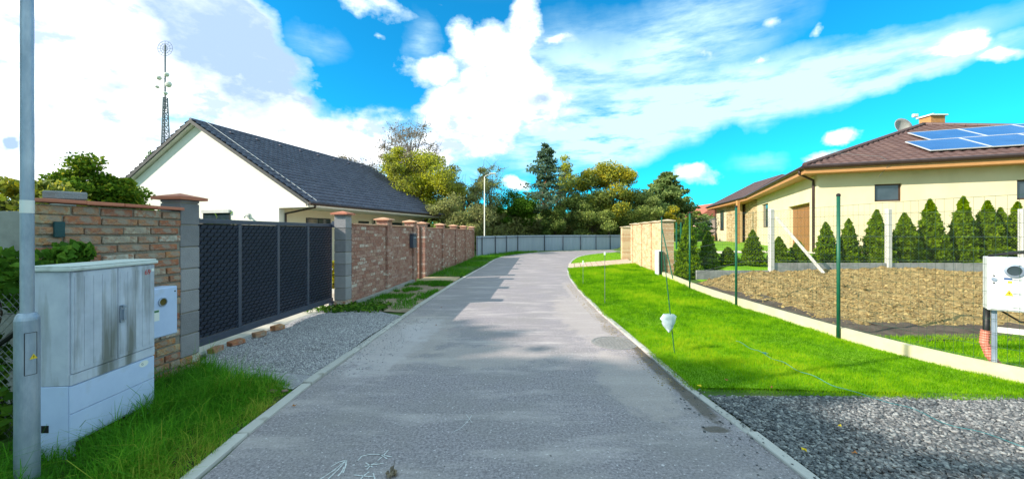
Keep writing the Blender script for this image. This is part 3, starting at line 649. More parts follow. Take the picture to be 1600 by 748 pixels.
# ------------------------------------------------------------------ near lamp post
lp = thing('street_lamp', 'tall galvanised lamp post standing in front of the utility cabinet', 'street lamp', (-3.03, 2.4, 0))
MB().lathe([(.054, -.2), (.054, 1.055), (.051, 1.072), (.042, 1.095), (.033, 1.10), (.031, 1.08)], n=32).build('base_sleeve', M_galv, lp, smooth=False)
MB().lathe([(.030, 1.07), (.0285, 3.0), (.027, 5.4)], n=32).build('pole', M_galv, lp, smooth=False)
for q in ('base_sleeve', 'pole'): pass
MB().tube([(0, 0, 5.35), (.1, 0, 5.6), (.35, 0, 5.68), (.7, 0, 5.7)], .025, 10).build('arm', M_galv, lp, smooth=True)
MB().box(.6, 1.1, -.1, .1, 5.66, 5.76).build('lamp_head', M_galv, lp, bevel=.02)
mb = MB()
def curvedplate(w0, w1, z0, z1, r, t, th0):
    vs = []; n = 6
    for z in (z0, z1):
        for i in range(n + 1):
            a = th0 + w0 + (w1 - w0) * i / n; vs.append((r * math.cos(a), r * math.sin(a), z))
    return vs, [(i, i + 1, n + 2 + i, n + 1 + i) for i in range(n)]
thc = math.atan2(-2.4, 3.03)
vs, fs = curvedplate(-.15, .75, .72, .98, .0552, .002, thc); mb = MB(); mb.add(vs, fs)
dr = MB(); 
for (zz) in (.72, .98): 
    dr.tube([(.0550 * math.cos(thc + a), .0550 * math.sin(thc + a), zz) for a in np.linspace(-.2, .75, 7)], .0018, 5)
for a in (-.2, .75): dr.tube([(.0550 * math.cos(thc + a), .0550 * math.sin(thc + a), z) for z in (.72, .98)], .0018, 5)
dr.build('door_seam', M_blk, lp); mb.build('access_door', M_galv, lp, smooth=True)
def tri_sticker(parent, r, th, z, s):
    u = Vector((-math.sin(th), math.cos(th), 0)); n = Vector((math.cos(th), math.sin(th), 0)); c = n * (r + .0015) + Vector((0, 0, z))
    p = [c - u * s / 2 - Vector((0, 0, s * .4)), c + u * s / 2 - Vector((0, 0, s * .4)), c + Vector((0, 0, s * .5))]
    MB().prism(p, n * .0008).build('warning_sticker', M_yel, parent)
    p2 = [c + n * .001 + u * a * s + Vector((0, 0, b * s)) for a, b in ((.05, .28), (-.08, -.02), (.0, -.02), (-.05, -.3), (.09, .04), (.01, .04))]
    MB().prism(p2, n * .0008).build('bolt_print', M_blk, parent)
tri_sticker(lp, .0555, thc + .45, .83, .035)
MB().lathe([(.0305, 1.72), (.0305, 1.80)], n=32).build('band', M_alu, lp)
# far lamp post
l2 = thing('street_lamp', 'thin distant lamp post beside the grey sheet fence at the bend', 'street lamp', gp(757, 399.5))
MB().lathe([(.06, -.1), (.06, 1.0), (.038, 1.05), (.03, 5.4)], n=12).build('pole', M_trim, l2, smooth=True)
MB().tube([(0, 0, 5.38), (.12, 0, 5.5), (.55, 0, 5.6)], .03, 8).build('arm', M_trim, l2, smooth=True); MB().box(.35, .8, -.09, .09, 5.58, 5.66).build('lamp_head', M_trim, l2, bevel=.02)

# ------------------------------------------------------------------ concrete fence + chain link at the far left
cf = thing('concrete_fence', 'pale grey concrete panel fence at the left edge behind the chain link', 'fence', (-4.15, 3.55, 0))
for i in range(3):
    for k in range(4): MB().box(-2 * (i + 1) + .06, -2 * i - .06, -.02, .02, -.1 + k * .475, -.1 + k * .475 + .47).build('concrete_panel', M_conc, cf, bevel=.004)
    MB().box(-2 * i - .06, -2 * i + .06, -.06, .06, -.1, 1.86).build('post', M_conc, cf, bevel=.006)
cl = thing('chain_link_fence', 'rusty grey chain link fence at the lower left edge', 'fence', (-3.75, 3.0, 0))
mb = MB(); n = 60
for i in range(-22, n):
    for s in (1, -1):
        x0 = -i * .05 if s == 1 else -(i) * .05
        a = Vector((-(i * .06), 0, .0)); b = a + Vector((-s * 1.1 * -1 * -1, 0, 1.15))
        # clip to x in [-2.4,0]
        ax, bx = a.x, b.x; az_, bz_ = a.z, b.z
        lo, hi = -2.4, 0
        t0, t1 = 0, 1; dx = bx - ax
        ta, tb = sorted(((lo - ax) / dx, (hi - ax) / dx)); t0 = max(t0, ta); t1 = min(t1, tb)
        if t1 - t0 > .02: mb.tube([a.lerp(b, t0), a.lerp(b, t1)], .0022, 4, cap=False)
mb.build('wire_mesh', M_galvw, cl, kind='stuff')
MB().tube([(0.05, 0, 0), (0.05, 0, 1.25)], .022, 8).build('post', M_blk, cl); MB().tube([(0, -.02, .9), (-.9, -.02, .25)], .02, 8).build('brace', M_blk, cl); MB().tube([(0.05, 0, 1.16), (-2.4, 0, 1.16)], .004, 5).build('tension_wire', M_galvw, cl)

# ------------------------------------------------------------------ back sheet fence
fc = thing('sheet_fence', 'blue grey corrugated sheet fence with dark posts round the far bend', 'fence')
FP = [gp(745.5, 401.6), gp(753.4, 400.8), gp(774.4, 398), gp(791.8, 395.8), gp(809.3, 394), gp(851, 391.3), gp(879.8, 390.9), gp(907.4, 390.4), gp(931.4, 390.0), gp(953.7, 389.4), Vector((12.2, 37.5, 0)), Vector((15.5, 39, 0)), Vector((19, 41, 0))]
fh = 1.36
for i, (a, b) in enumerate(zip(FP[:-1], FP[1:])):
    d = b - a; ln = d.length; u = d / ln; n_ = Vector((-u.y, u.x, 0)); k = max(2, int(ln / .07)); vs = []; fs = []
    for j in range(k + 1):
        p = a + u * (ln * j / k) + n_ * (.06 + (.012 if j % 2 else 0)); vs += [p + Vector((0, 0, -.05)), p + Vector((0, 0, fh))]
    for j in range(k): fs.append((2 * j, 2 * j + 2, 2 * j + 3, 2 * j + 1))
    MB().add(vs, fs).build('sheet_panel', M_fencep, fc)
    MB().tube([a + Vector((0, 0, fh - .14)), b + Vector((0, 0, fh - .14))], .022, 6).build('rail', M_anth, fc)
    MB().tube([a + Vector((0, 0, -.1)), a + Vector((0, 0, fh - .04))], .035, 6).build('post', M_anth, fc)

# ------------------------------------------------------------------ roofs
def roofgrid(name, m, parent, O, U, Vv, fw, nrow, pitch=.30, amp=.025, step=.03, per=6, mask=None):
    """tiled slope: O eave start, U unit vector along the eave, Vv unit vector up the slope, fw(v)->(u0,u1) extent at up-slope distance v; nrow tile rows"""
    n = U.cross(Vv).normalized()
    if n.z < 0: n = -n
    rows, T, a = fw['rows'], [], []
    V = []; Fc = []; A = []
    for r in range(nrow):
        v0 = fw['H'] * r / nrow; v1 = fw['H'] * (r + 1) / nrow
        ua, ub = fw['ext'](v0); uc, ud = fw['ext'](v1)
        for (va, h) in ((v0, step), (v1, 0.0)): pass
        lo = min(ua, uc); hi = max(ub, ud)
        k0 = int(math.floor(lo / pitch * per)); k1 = int(math.ceil(hi / pitch * per))
        base = len(V)
        for k in range(k0, k1 + 1):
            u = k * pitch / per
            w = amp * (0.5 + 0.5 * math.cos(2 * math.pi * u / pitch)) 
            for (vv, st, (e0, e1)) in ((v0, step, (ua, ub)), (v1, .002, (uc, ud))):
                uu = min(max(u, e0), e1); V.append(O + U * uu + Vv * vv + n * (w + st))
            uu = min(max(u, ua), ub); V.append(O + U * uu + Vv * v0 + n * (w * .3 - .01))
        for k in range(k1 - k0):
            b = base + 3 * k; tile = rnd.uniform(.3, .7) if k % per == 0 else tile
            Fc.append((b, b + 3, b + 4, b + 1)); A.append(tile); Fc.append((b + 2, b + 5, b + 3, b)); A.append(tile)
    return npmesh(name, [tuple(v) for v in V], Fc, m, parent, attr=A, kind='stuff')

# left house -------------------------------------------------------
ax = Vector((162 / F, 1, 0)).normalized(); pp = Vector((-ax.y, ax.x, 0))       # along the ridge, across to the left
hl = thing('house', 'single-storey white gabled house with anthracite tile roof behind the left wall', 'house')
ze = 2.92; E = pt(482, 317, (ze - EYE) * F / (HOR - 317)); E.z = ze
s_ = None
# apex: E + pp*s at pixel x=297
k_ = (297 - 800) / F; s_ = (k_ * E.y - E.x) / (pp.x - k_ * pp.y)
A_ = E + pp * s_; A_.z = EYE + (HOR - 188) / F * A_.y; rise = A_.z - ze
# length: far eave end at pixel x=699
k_ = (699 - 800) / F; LN = (k_ * E.y - E.x) / (ax.x - k_ * ax.y)
E2 = E + pp * (2 * s_); slope = math.hypot(s_, rise); up = (A_ - E) / slope; upl = (A_ - E2) / slope
zt = Vector((0, 0, .0))
roofgrid('roof_tiles', M_tile, hl, E - up * .0, ax, up, {'rows': 0, 'H': slope, 'ext': lambda v: (0, LN)}, int(slope / .36), pitch=.30, amp=.045, step=.085)
roofgrid('roof_tiles', M_tile, hl, E2, ax, upl, {'rows': 0, 'H': slope, 'ext': lambda v: (0, LN)}, int(slope / .36), pitch=.30, amp=.045, step=.085)
# roof underside, verge and ridge
dn = Vector((0, 0, -.16))
MB().prism([E + ax * .06 - Vector((0, 0, .02)), A_ + ax * .06 - Vector((0, 0, .02)), E2 + ax * .06 - Vector((0, 0, .02)), E2 + dn + ax * .06, A_ + dn + ax * .06, E + dn + ax * .06], ax * (LN - .12)).build('roof_deck', M_trim, hl)
vg = MB()
for Q in (E, E2):
    vg.prism([Q + Vector((0, 0, .05)), A_ + Vector((0, 0, .05)), A_ - Vector((0, 0, .13)), Q - Vector((0, 0, .13))], -ax * .02 if False else ax * .055)
vg.build('verge_board', mat('verge_grey', [(.035, .037, .042), (.06, .062, .068)], 6, 4, .6), hl)
vg = MB()
for Q in (E, E2): vg.prism([Q + Vector((0, 0, .05)) + ax * (LN - .055), A_ + Vector((0, 0, .05)) + ax * (LN - .055), A_ - Vector((0, 0, .13)) + ax * (LN - .055), Q - Vector((0, 0, .13)) + ax * (LN - .055)], ax * .055)
vg.build('verge_board', MATS['verge_grey'], hl)
nr = int(LN / .36)
for i in range(nr):
    a = A_ + ax * (LN * i / nr) + Vector((0, 0, .035)); b = A_ + ax * (LN * (i + 1) / nr + .02) + Vector((0, 0, .05))
    MB().tube([a, b], [.10, .085], 8).build('ridge_tile', M_tile, hl)
# roof vents
for i in range(8):
    q = A_ + ax * (1.6 + i * 1.55) - up * .75 + Vector((0, 0, .07))
    MB().box(-.10, .10, -.11, .11, 0, .10).build('roof_vent', M_tile, hl, bevel=.02).matrix_world = Matrix.Translation(q) @ Matrix.Rotation(math.atan2(ax.y, ax.x), 4, 'Z')
# lightning conductor down the slope and along the ridge
MB().tube([A_ + ax * .75 + Vector((0, 0, .14)), E + ax * .55 + Vector((0, 0, .12)) + up * .1, E + ax * .55 + Vector((0, 0, -.05)) - up * .12], .012, 5).build('lightning_wire', M_alu, hl)
MB().tube([A_ + ax * .1 + Vector((0, 0, .2)), A_ + ax * (LN - .1) + Vector((0, 0, .2))], .006, 4).build('lightning_wire', M_alu, hl)
MB().tube([A_ + ax * (LN - .6) + Vector((0, 0, .1)), E + ax * (LN - .35) + Vector((0, 0, .1))], .009, 5).build('lightning_wire', M_alu, hl)
for t in (.35, .62): MB().tube([A_ + ax * (LN * t), A_ + ax * (LN * t) + Vector((0, 0, .9))], .008, 5).build('lightning_rod', M_alu, hl)
# walls: gable set back a little under the roof edge, right side wall set in under the deep eave
ov = .28; kx = (436 - 800) / F; Eg = E + ax * ov; wi = (kx * Eg.y - Eg.x) / (pp.x - kx * pp.y)
gw0 = Eg + pp * wi; zs = ze + rise * wi / s_
g0 = E + ax * ov + pp * (wi); g1 = E + ax * ov + pp * (2 * s_ - wi); sof = 2.74
def z0(p, z): return Vector((p.x, p.y, z))
ap = z0(A_ + ax * ov, A_.z - .2)
cor = E + ax * ov + pp * .42; col_ = E + ax * ov + pp * (2 * s_ - .42)
poly = [z0(g0, 0), z0(g0, sof), z0(cor, sof), z0(cor, ze + rise * .42 / s_ - .19), ap, z0(col_, ze + rise * .42 / s_ - .19), z0(col_, sof), z0(g1, sof), z0(g1, 0)]
MB().prism(poly, ax * .3).build('gable_wall', M_white, hl)
poly2 = [p + ax * (LN - 2 * ov - .3) for p in poly]; MB().prism(poly2, ax * .3).build('gable_wall', M_white, hl)
def wallbox(p, q, z_0, z_1, th, m, name, parent, out):
    d = out * th; return MB().prism([z0(p, z_0), z0(q, z_0), z0(q, z_1), z0(p, z_1)], -d).build(name, m, parent)
sw0 = g0 + ax * .3; sw1 = g0 + ax * (LN - 2 * ov - .3)
M_cream = mat('cream_render', [(.66, .61, .46), (.72, .67, .52)], 1.5, 5, .95, bump=.1, bscale=80)
wallbox(sw0, sw1, 0, sof, .3, M_cream, 'side_wall', hl, -pp)
sl0 = g1 + ax * .3; wallbox(sl0, g1 + ax * (LN - 2 * ov - .3), 0, sof, .3, M_white, 'side_wall', hl, pp)
MB().prism([z0(E + ax * .07 + pp * .02, sof), z0(g0 + ax * .0, sof), z0(g0 + ax * .0, sof + .05), z0(E + ax * .07 + pp * .02, sof + .05)], ax * (LN - .14)).build('soffit', M_trim, hl)
MB().prism([z0(E + ax * .0 + pp * .02, sof - .0), z0(E + ax * .0 + pp * .02, ze + .02), z0(E + pp * .05, ze + .02), z0(E + pp * .05, sof)], ax * LN).build('fascia', M_trim, hl)
MB().tube([z0(E - pp * .05, ze - .01), z0(E - pp * .05 + ax * LN, ze - .01)], .075, 8).build('gutter', M_gut, hl)
def downpipe(P, Q, parent, m, r=.045):
    MB().tube([P, P + Vector((0, 0, -.12)), (P + Q) / 2 + Vector((0, 0, -.02)), Q + Vector((0, 0, .08)), Q, Vector((Q.x, Q.y, .05))], r, 10).build('downpipe', m, parent, smooth=True)
gd = z0(E - pp * .05 + ax * .35, ze - .06); downpipe(gd, z0(g0 - pp * .06 + ax * .32, 2.42), hl, M_gut)
gd = z0(E - pp * .05 + ax * (LN - .3), ze - .06); downpipe(gd, z0(g0 - pp * .06 + ax * (LN - 1.0), 2.42), hl, M_gut)
def window(parent, O, U, N_, w, h, fm, gm=M_glass, t=.05, sill=True, split=None, name='window'):
    """O lower-left corner on the wall face, U unit along the wall, N_ out of the wall"""
    M = Matrix(((U.x, N_.x, 0, O.x), (U.y, N_.y, 0, O.y), (0, 0, 1, O.z), (0, 0, 0, 1)))
    fr_ = MB(); fr_.box(0, t, -.03, .02, 0, h); fr_.box(w - t, w, -.03, .02, 0, h); fr_.box(t, w - t, -.03, .02, 0, t); fr_.box(t, w - t, -.03, .02, h - t, h)
    if split: fr_.box(w * split - t / 2, w * split + t / 2, -.03, .018, t, h - t)
    f = fr_.build(name, fm, parent); f.matrix_world = M
    p = MB().box(t * .8, w - t * .8, -.01, .006, t * .8, h - t * .8).build('pane', gm, f)
    if sill: MB().box(-.04, w + .04, -.02, .08, -.04, -.003).build('sill', fm, f)
    return f
# window in the gable (x 318-360) with shutter box
def ongable(px, py):
    k = (px - 800) / F; O = g0; s = (k * O.y - O.x) / (pp.x - k * pp.y); p = O + pp * s; return z0(p, EYE + (HOR - py) / F * p.y)
a = ongable(360, 350); b = ongable(318, 350); wd = (b - a).length
f = window(hl, z0(b, 1.3) - ax * .01, -pp, -ax, wd, a.z + (ongable(360, 329).z - a.z) - 1.3, M_frameg, split=.5)
bb = z0(b, ongable(339, 329).z) - ax * .03
o = MB().box(0, wd, -.02, .08, -.12, .04).build('shutter_box', M_alu, hl); o.matrix_world = Matrix(((-pp.x, -ax.x, 0, bb.x), (-pp.y, -ax.y, 0, bb.y), (0, 0, 1, bb.z), (0, 0, 0, 1)))
q = ongable(389, 337); wl = MB(); wl.box(-.05, .05, -.05, .0, -.12, .12); wl.box(-.04, .04, -.22, -.05, -.02, .03); wl.lathe([(.03, -.12), (.05, -.02), (.02, .03)], (0, -.2, .0), 10)
o = wl.build('wall_lamp', M_alu, hl); o.matrix_world = Matrix.Translation(q - ax * .02) @ Matrix.Rotation(math.atan2(ax.y, ax.x) - math.pi / 2, 4, 'Z')
# side windows (pixels along the right wall)
def onside(px):
    k = (px - 800) / F; O = g0; s = (k * O.y - O.x) / (ax.x - k * ax.y); return s
for (xa, xb, h0, h1) in ((478, 516, .2, 2.35), (560, 576, 1.3, 2.3), (590, 598, 1.3, 2.3), (612, 628, .9, 2.3), (662, 672, 1.3, 2.3)):
    a, b = onside(xa), onside(xb); window(hl, z0(g0 + ax * a - pp * .01, h0), ax, -pp, b - a, h1 - h0, M_frameg, split=.5 if xb - xa > 14 else None)
o = MB().tube([z0(g0 - pp * .02, 2.15) + ax * onside(582), z0(g0 - pp * .14, 2.2) + ax * onside(582), z0(g0 - pp * .14, 2.5) + ax * onside(582)], .05, 8).build('wall_lamp', M_frameg, hl)

# right house -------------------------------------------------------
bd = Vector((.393, .919, 0)).normalized(); ad = Vector((bd.y, -bd.x, 0))       # bd away from the camera, ad to the right and nearer
hr = thing('house', 'yellow bungalow with brown hipped roof and wooden fascia behind the thujas', 'house')
zE = 4.38; Ec = pt(1257, 259.5, 16.2); Ec.z = zE
GZ = .70
Wd = 13.34; hf = Wd / 2; rs = 2.69; sl = math.hypot(hf, rs); SL = 22.0
ap = Ec + ad * hf + bd * hf; ap.z = zE + rs
upA = (bd * hf + Vector((0, 0, rs))) / sl; upB = (ad * hf + Vector((0, 0, rs))) / sl
nr = int(sl / .36)
roofgrid('roof_tiles', M_tileb, hr, Ec, ad, upA, {'rows': 0, 'H': sl, 'ext': lambda v: (hf * v / sl, Wd - hf * v / sl)}, nr, pitch=.30, amp=.035, step=.04)
roofgrid('roof_tiles', M_tileb, hr, Ec, bd, upB, {'rows': 0, 'H': sl, 'ext': lambda v: (hf * v / sl, SL - hf * v / sl)}, nr, pitch=.30, amp=.035, step=.04)
cE = [Ec, Ec + ad * Wd, Ec + ad * Wd + bd * SL, Ec + bd * SL]; ap2 = ap + bd * (SL - 2 * hf)
upC = (-ad * hf + Vector((0, 0, rs))) / sl; upD = (-bd * hf + Vector((0, 0, rs))) / sl
roofgrid('roof_tiles', M_tileb, hr, cE[1], bd, upC, {'rows': 0, 'H': sl, 'ext': lambda v: (hf * v / sl, SL - hf * v / sl)}, nr, pitch=.30, amp=.035, step=.04, per=3)
roofgrid('roof_tiles', M_tileb, hr, cE[3], ad, upD, {'rows': 0, 'H': sl, 'ext': lambda v: (hf * v / sl, Wd - hf * v / sl)}, nr, pitch=.30, amp=.035, step=.04, per=3)
mb = MB(); d1 = Vector((0, 0, -.03)); mb.add([c + d1 for c in cE] + [ap + d1, ap2 + d1], [(0, 1, 4), (1, 2, 5, 4), (2, 3, 5), (3, 0, 4, 5), (3, 2, 1, 0)]); mb.build('roof_deck', M_wood, hr)
for (P, Q) in ((Ec, ap), (cE[1], ap), (ap, ap2), (cE[3], ap2), (cE[2], ap2)):
    n_ = int((Q - P).length / .38)
    for i in range(n_):
        a = P.lerp(Q, i / n_) + Vector((0, 0, .065)); b = P.lerp(Q, (i + 1.05) / n_) + Vector((0, 0, .08)); MB().tube([a, b], [.10, .085], 8).build('ridge_tile', M_tileb, hr)
def fasc(P, Q, outn, z, name, m, h=.17, t=.03): return MB().prism([P + Vector((0, 0, z)), Q + Vector((0, 0, z)), Q + Vector((0, 0, z - h)), P + Vector((0, 0, z - h))], outn * t).build(name, m, hr)
fasc(Ec, cE[1], bd, -.05, 'fascia', M_wood, .25); fasc(Ec + bd * .03, Ec + bd * 14.9, ad, -.05, 'fascia', M_wood, .25)
MB().tube([Ec - bd * .06 - ad * .06 + Vector((0, 0, -.035)), cE[1] - bd * .06 + Vector((0, 0, -.035))], .08, 8).build('gutter', M_gut, hr)
MB().tube([Ec - ad * .06 - bd * .06 + Vector((0, 0, -.035)), Ec + bd * 14.9 - ad * .06 + Vector((0, 0, -.035))], .08, 8).build('gutter', M_gut, hr)
OV = .62
c0 = Ec + ad * OV + bd * OV; c1 = c0 + ad * (Wd - 2 * OV); c3 = c0 + bd * 13.4
zt_ = zE - .30
MB().prism([z0(Ec, zt_) + ad * .04 + bd * .04, z0(cE[1], zt_) + bd * .04, z0(c1, zt_) - bd * .0, z0(c0, zt_)], (0, 0, .02)).build('soffit', M_wood, hr)
MB().prism([z0(Ec, zt_) + ad * .04 + bd * .04, z0(c0, zt_), z0(c3, zt_), z0(Ec + bd * 14.9, zt_) + ad * .04], (0, 0, .02)).build('soffit', M_wood, hr)
# front wall in pieces round its windows; side wall with the garage opening
def wallpiece(O, U, N_, u0, u1, z_0, z_1, m=M_yellow, th=.3, name='wall', parent=hr):
    P = O + U * u0; Q = O + U * u1; return MB().prism([z0(P, z_0), z0(Q, z_0), z0(Q, z_1), z0(P, z_1)], -N_ * th).build(name, m, parent)
def wallopen(O, U, N_, L_, z_0, z_1, opens, m=M_yellow):
    mb = MB(); u = 0
    def pc(u0, u1, a, b):
        if u1 - u0 > .001 and b - a > .001:
            P = O + U * u0; Q = O + U * u1; mb.prism([z0(P, a), z0(Q, a), z0(Q, b), z0(P, b)], -N_ * .3)
    for (a, b, za, zb) in opens:
        pc(u, a, z_0, z_1); pc(a, b, z_0, za); pc(a, b, zb, z_1); u = b
    pc(u, L_, z_0, z_1)
    return mb.build('wall', m, hr)
def onl(O, U, px):
    k = (px - 800) / F; return (k * O.y - O.x) / (U.x - k * U.y)
def zat(O, U, s, py): p = O + U * s; return EYE + (HOR - py) / F * p.y
op = []
for (xa, xb, ya, yb) in ((1366.5, 1409, 288, 315), (1589, 1625, 281, 312)):
    a, b = onl(c0, ad, xa), onl(c0, ad, xb); op.append((a, b, zat(c0, ad, a, yb), zat(c0, ad, a, ya)))
wallopen(c0, ad, -bd, Wd - 2 * OV, GZ - .6, zt_ - .001, op)
for (a, b, za, zb) in op: window(hr, z0(c0 + ad * a + bd * .12, za), ad, -bd, b - a, zb - za, M_frame, t=.06)
oq = []
for (xa, xb, ya, yb) in ((1265, 1232, 316, 400), (1200, 1190.5, 317, 355)):
    a, b = onl(c0, bd, xa), onl(c0, bd, xb); oq.append((a, b, zat(c0, bd, a, yb) if yb < 390 else GZ - .3, zat(c0, bd, a, ya)))
wallopen(c0 + bd * .301, bd, -ad, 13.1, GZ - .6, zt_ - .001, [(a - .301, b - .301, za, zb) for (a, b, za, zb) in oq])
a, b, za, zb = oq[0]
gdr = bpy.data.objects.new('garage_door', None); link(gdr, hr)
for i in range(7):
    w_ = (b - a) / 7; P = z0(c0 + bd * (a + i * w_ + .006) + ad * .2, za); Q = z0(c0 + bd * (a + (i + 1) * w_ - .006) + ad * .2, za)
    MB().prism([P, Q, z0(Q, zb), z0(P, zb)], ad * .04).build('door_board', M_wooddk, gdr)
a, b, za, zb = oq[1]; window(hr, z0(c0 + bd * (a) + ad * .12, za), bd, -ad, b - a, zb - za, M_frame, t=.06)
P = Ec + bd * .5 - ad * .06; dp = z0(P, zE - .1); Q = z0(c0 - ad * .06 + bd * .35, zE - .75)
MB().tube([dp, dp + Vector((0, 0, -.15)), Q + Vector((0, 0, .25)), Q, z0(Q, GZ)], .05, 10).build('downpipe', M_gut, hr, smooth=True)
# far wing: porch with brick-clad corner and a lower hipped roof
wE0 = Ec + bd * 14.9; wE1 = pt(1104, 323.6, 42.5); wE1.z = zE; wdv = (wE1 - wE0); wL = wdv.length; wu = wdv / wL; wn = Vector((-wu.y, wu.x, 0)) * -1
pk = pt(1224, 272, 33.5); 
mb = MB(); w5 = wE1 + wn * 9; w6 = wE0 + wn * 7
mb.add([wE0, wE1, w5, w6, pk, pt(1180, 285, 44)], [(0, 4, 5, 1), (1, 5, 2), (2, 5, 4, 3), (3, 4, 0)]); mb.build('wing_roof', M_tileb, hr)
nw = int(wL / .3); 
for i in range(30):
    t = i / 30; A1_ = wE0.lerp(pk, t); B1_ = wE1.lerp(pt(1180, 285, 44), t); MB().tube([A1_ + Vector((0, 0, .03)), B1_ + Vector((0, 0, .03))], .035, 4).build('tile_row', M_tileb, hr)
MB().prism([wE0 + Vector((0, 0, -.05)), wE1 + Vector((0, 0, -.05)), wE1 + Vector((0, 0, -.30)), wE0 + Vector((0, 0, -.30))], wn * .03).build('fascia', M_wood, hr)
MB().tube([wE0 - wn * .06 + Vector((0, 0, -.035)), wE1 - wn * .06 + Vector((0, 0, -.035))], .08, 8).build('gutter', M_gut, hr)
MB().prism([z0(wE0, zt_), z0(wE1, zt_), z0(w5, zt_), z0(w6, zt_)], (0, 0, .02)).build('soffit', M_wood, hr)
ww0 = wE0 + wn * .7 + wu * 1.6; ww1 = wE1 + wn * .7 - wu * .7
mpx = lambda px: onl(wE0 + wn * .7, wu, px); base_w = wE0 + wn * .7
sA, sB, sC = mpx(1146), mpx(1135), mpx(1119)
sA = max(0, min(sA, wL))
wallpiece(base_w, wu, -wn, sB, sC, GZ - .6, zt_ - .001)
bp_ = MB(); z = GZ - .3
bp_.prism([z0(base_w + wn * .02 + wu * (sA - 1.5), GZ - .6), z0(base_w + wn * .02 + wu * sB, GZ - .6), z0(base_w + wn * .02 + wu * sB, zt_ - .002), z0(base_w + wn * .02 + wu * (sA - 1.5), zt_ - .002)], wn * .28, a=.2)
while z < zt_ - .15:
    u = sA - 1.5 
    while u < sB:
        l = rnd.uniform(.25, .6); e_ = min(u + l, sB); bp_.prism([z0(base_w + wu * u, z), z0(base_w + wu * (e_ - .02), z), z0(base_w + wu * (e_ - .02), z + .13), z0(base_w + wu * u, z + .13)], wn * .02, a=rnd.random()); u += l
    z += .15
bp_.build('stone_cladding', mat('cladding_stone', [(.40, .28, .14), (.52, .39, .22), (.60, .48, .30)], 6, 5, .9, attr='v'), hr, kind='stuff')
a, b = mpx(1131), mpx(1126); window(hr, z0(base_w + wu * min(a, b) - wn * .02, 1.9), wu, -wn, abs(b - a), 1.9, M_frame, t=.07)
MB().tube([z0(base_w - wn * .15 + wu * mpx(1120), zt_), z0(base_w - wn * .1 + wu * mpx(1120), GZ)], .05, 8).build('downpipe', M_gut, hr)
q = pt(1153, 330, 30); MB().box(q.x - .1, q.x + .1, q.y - .1, q.y + .1, GZ - .3, zt_).build('porch_post', M_wood, hr)
Wq = base_w + wu * (sB - .1) + wn * 1.1; M0 = c0 + bd * 13.38 + ad * .02; dq = (Wq - M0); dq.z = 0; lq = dq.length; dq.normalize(); nq = Vector((-dq.y, dq.x, 0))
pw_ = MB(); pw_.prism([z0(M0, GZ - .6), z0(Wq, GZ - .6), z0(Wq, zt_ - .003), z0(M0, zt_ - .003)], -nq * .25 if nq.x < 0 else nq * .25, a=.2); z = GZ - .3; fo = (nq if nq.x < 0 else -nq) * .02
while z < zt_ - .15:
    u = 0
    while u < lq:
        l = rnd.uniform(.25, .6); e_ = min(u + l, lq); pw_.prism([z0(M0 + dq * u, z), z0(M0 + dq * (e_ - .02), z), z0(M0 + dq * (e_ - .02), z + .13), z0(M0 + dq * u, z + .13)], fo, a=rnd.random()); u += l
    z += .15
pw_.build('stone_cladding', MATS['cladding_stone'], hr, kind='stuff')
# solar panels on the front slope
nA = ad.cross(upA).normalized(); nA = nA if nA.z > 0 else -nA
def onroof(px, py):
    d = Vector(((px - 800) / F, 1, (HOR - py) / F)); o = Vector((0, 0, EYE)); t = (Ec - o).dot(nA) / d.dot(nA); p = o + d * t - Ec; return p.dot(ad), p.dot(upA)
u2, v2b = onroof(1454.7, 240.8); u2t, v2t = onroof(1411, 227); u1t, v1t = onroof(1419, 211.5)
sp_ = thing('solar_array', 'two rows of blue solar panels on the brown tiled roof slope', 'solar panels')
us = (u2 + u2t) / 2
v_0 = v2b; ph = v2t - v2b; 
R_ = Matrix(((ad.x, upA.x, nA.x, Ec.x), (ad.y, upA.y, nA.y, Ec.y), (ad.z, upA.z, nA.z, Ec.z), (0, 0, 0, 1)))
x26, _ = onroof(1535, 236); pw = max(1.2, 1.0)
pw = (onroof(1568, 235)[0] - us) / 2
pw = 1.72
print('SOLAR', us, v_0, v2t, v1t, ph, pw, 'u1', u1t)
for r in range(2):
    v0_ = v_0 + r * (ph + .02)
    uu = us if r == 0 else us + pw * .5
    for c_ in range(5 - r):
        a = uu + c_ * (pw + .02)
        fm = MB(); t = .022; fm.box(a, a + pw, v0_, v0_ + t, .12, .16); fm.box(a, a + pw, v0_ + ph - t, v0_ + ph, .12, .16); fm.box(a, a + t, v0_ + t, v0_ + ph - t, .12, .16); fm.box(a + pw - t, a + pw, v0_ + t, v0_ + ph - t, .12, .16)
        o = fm.build('panel_frame', M_alu, sp_); o.matrix_world = R_
        o2 = MB().box(a + t, a + pw - t, v0_ + t, v0_ + ph - t, .13, .15).build('solar_panel', M_solar, sp_); o2.matrix_world = R_
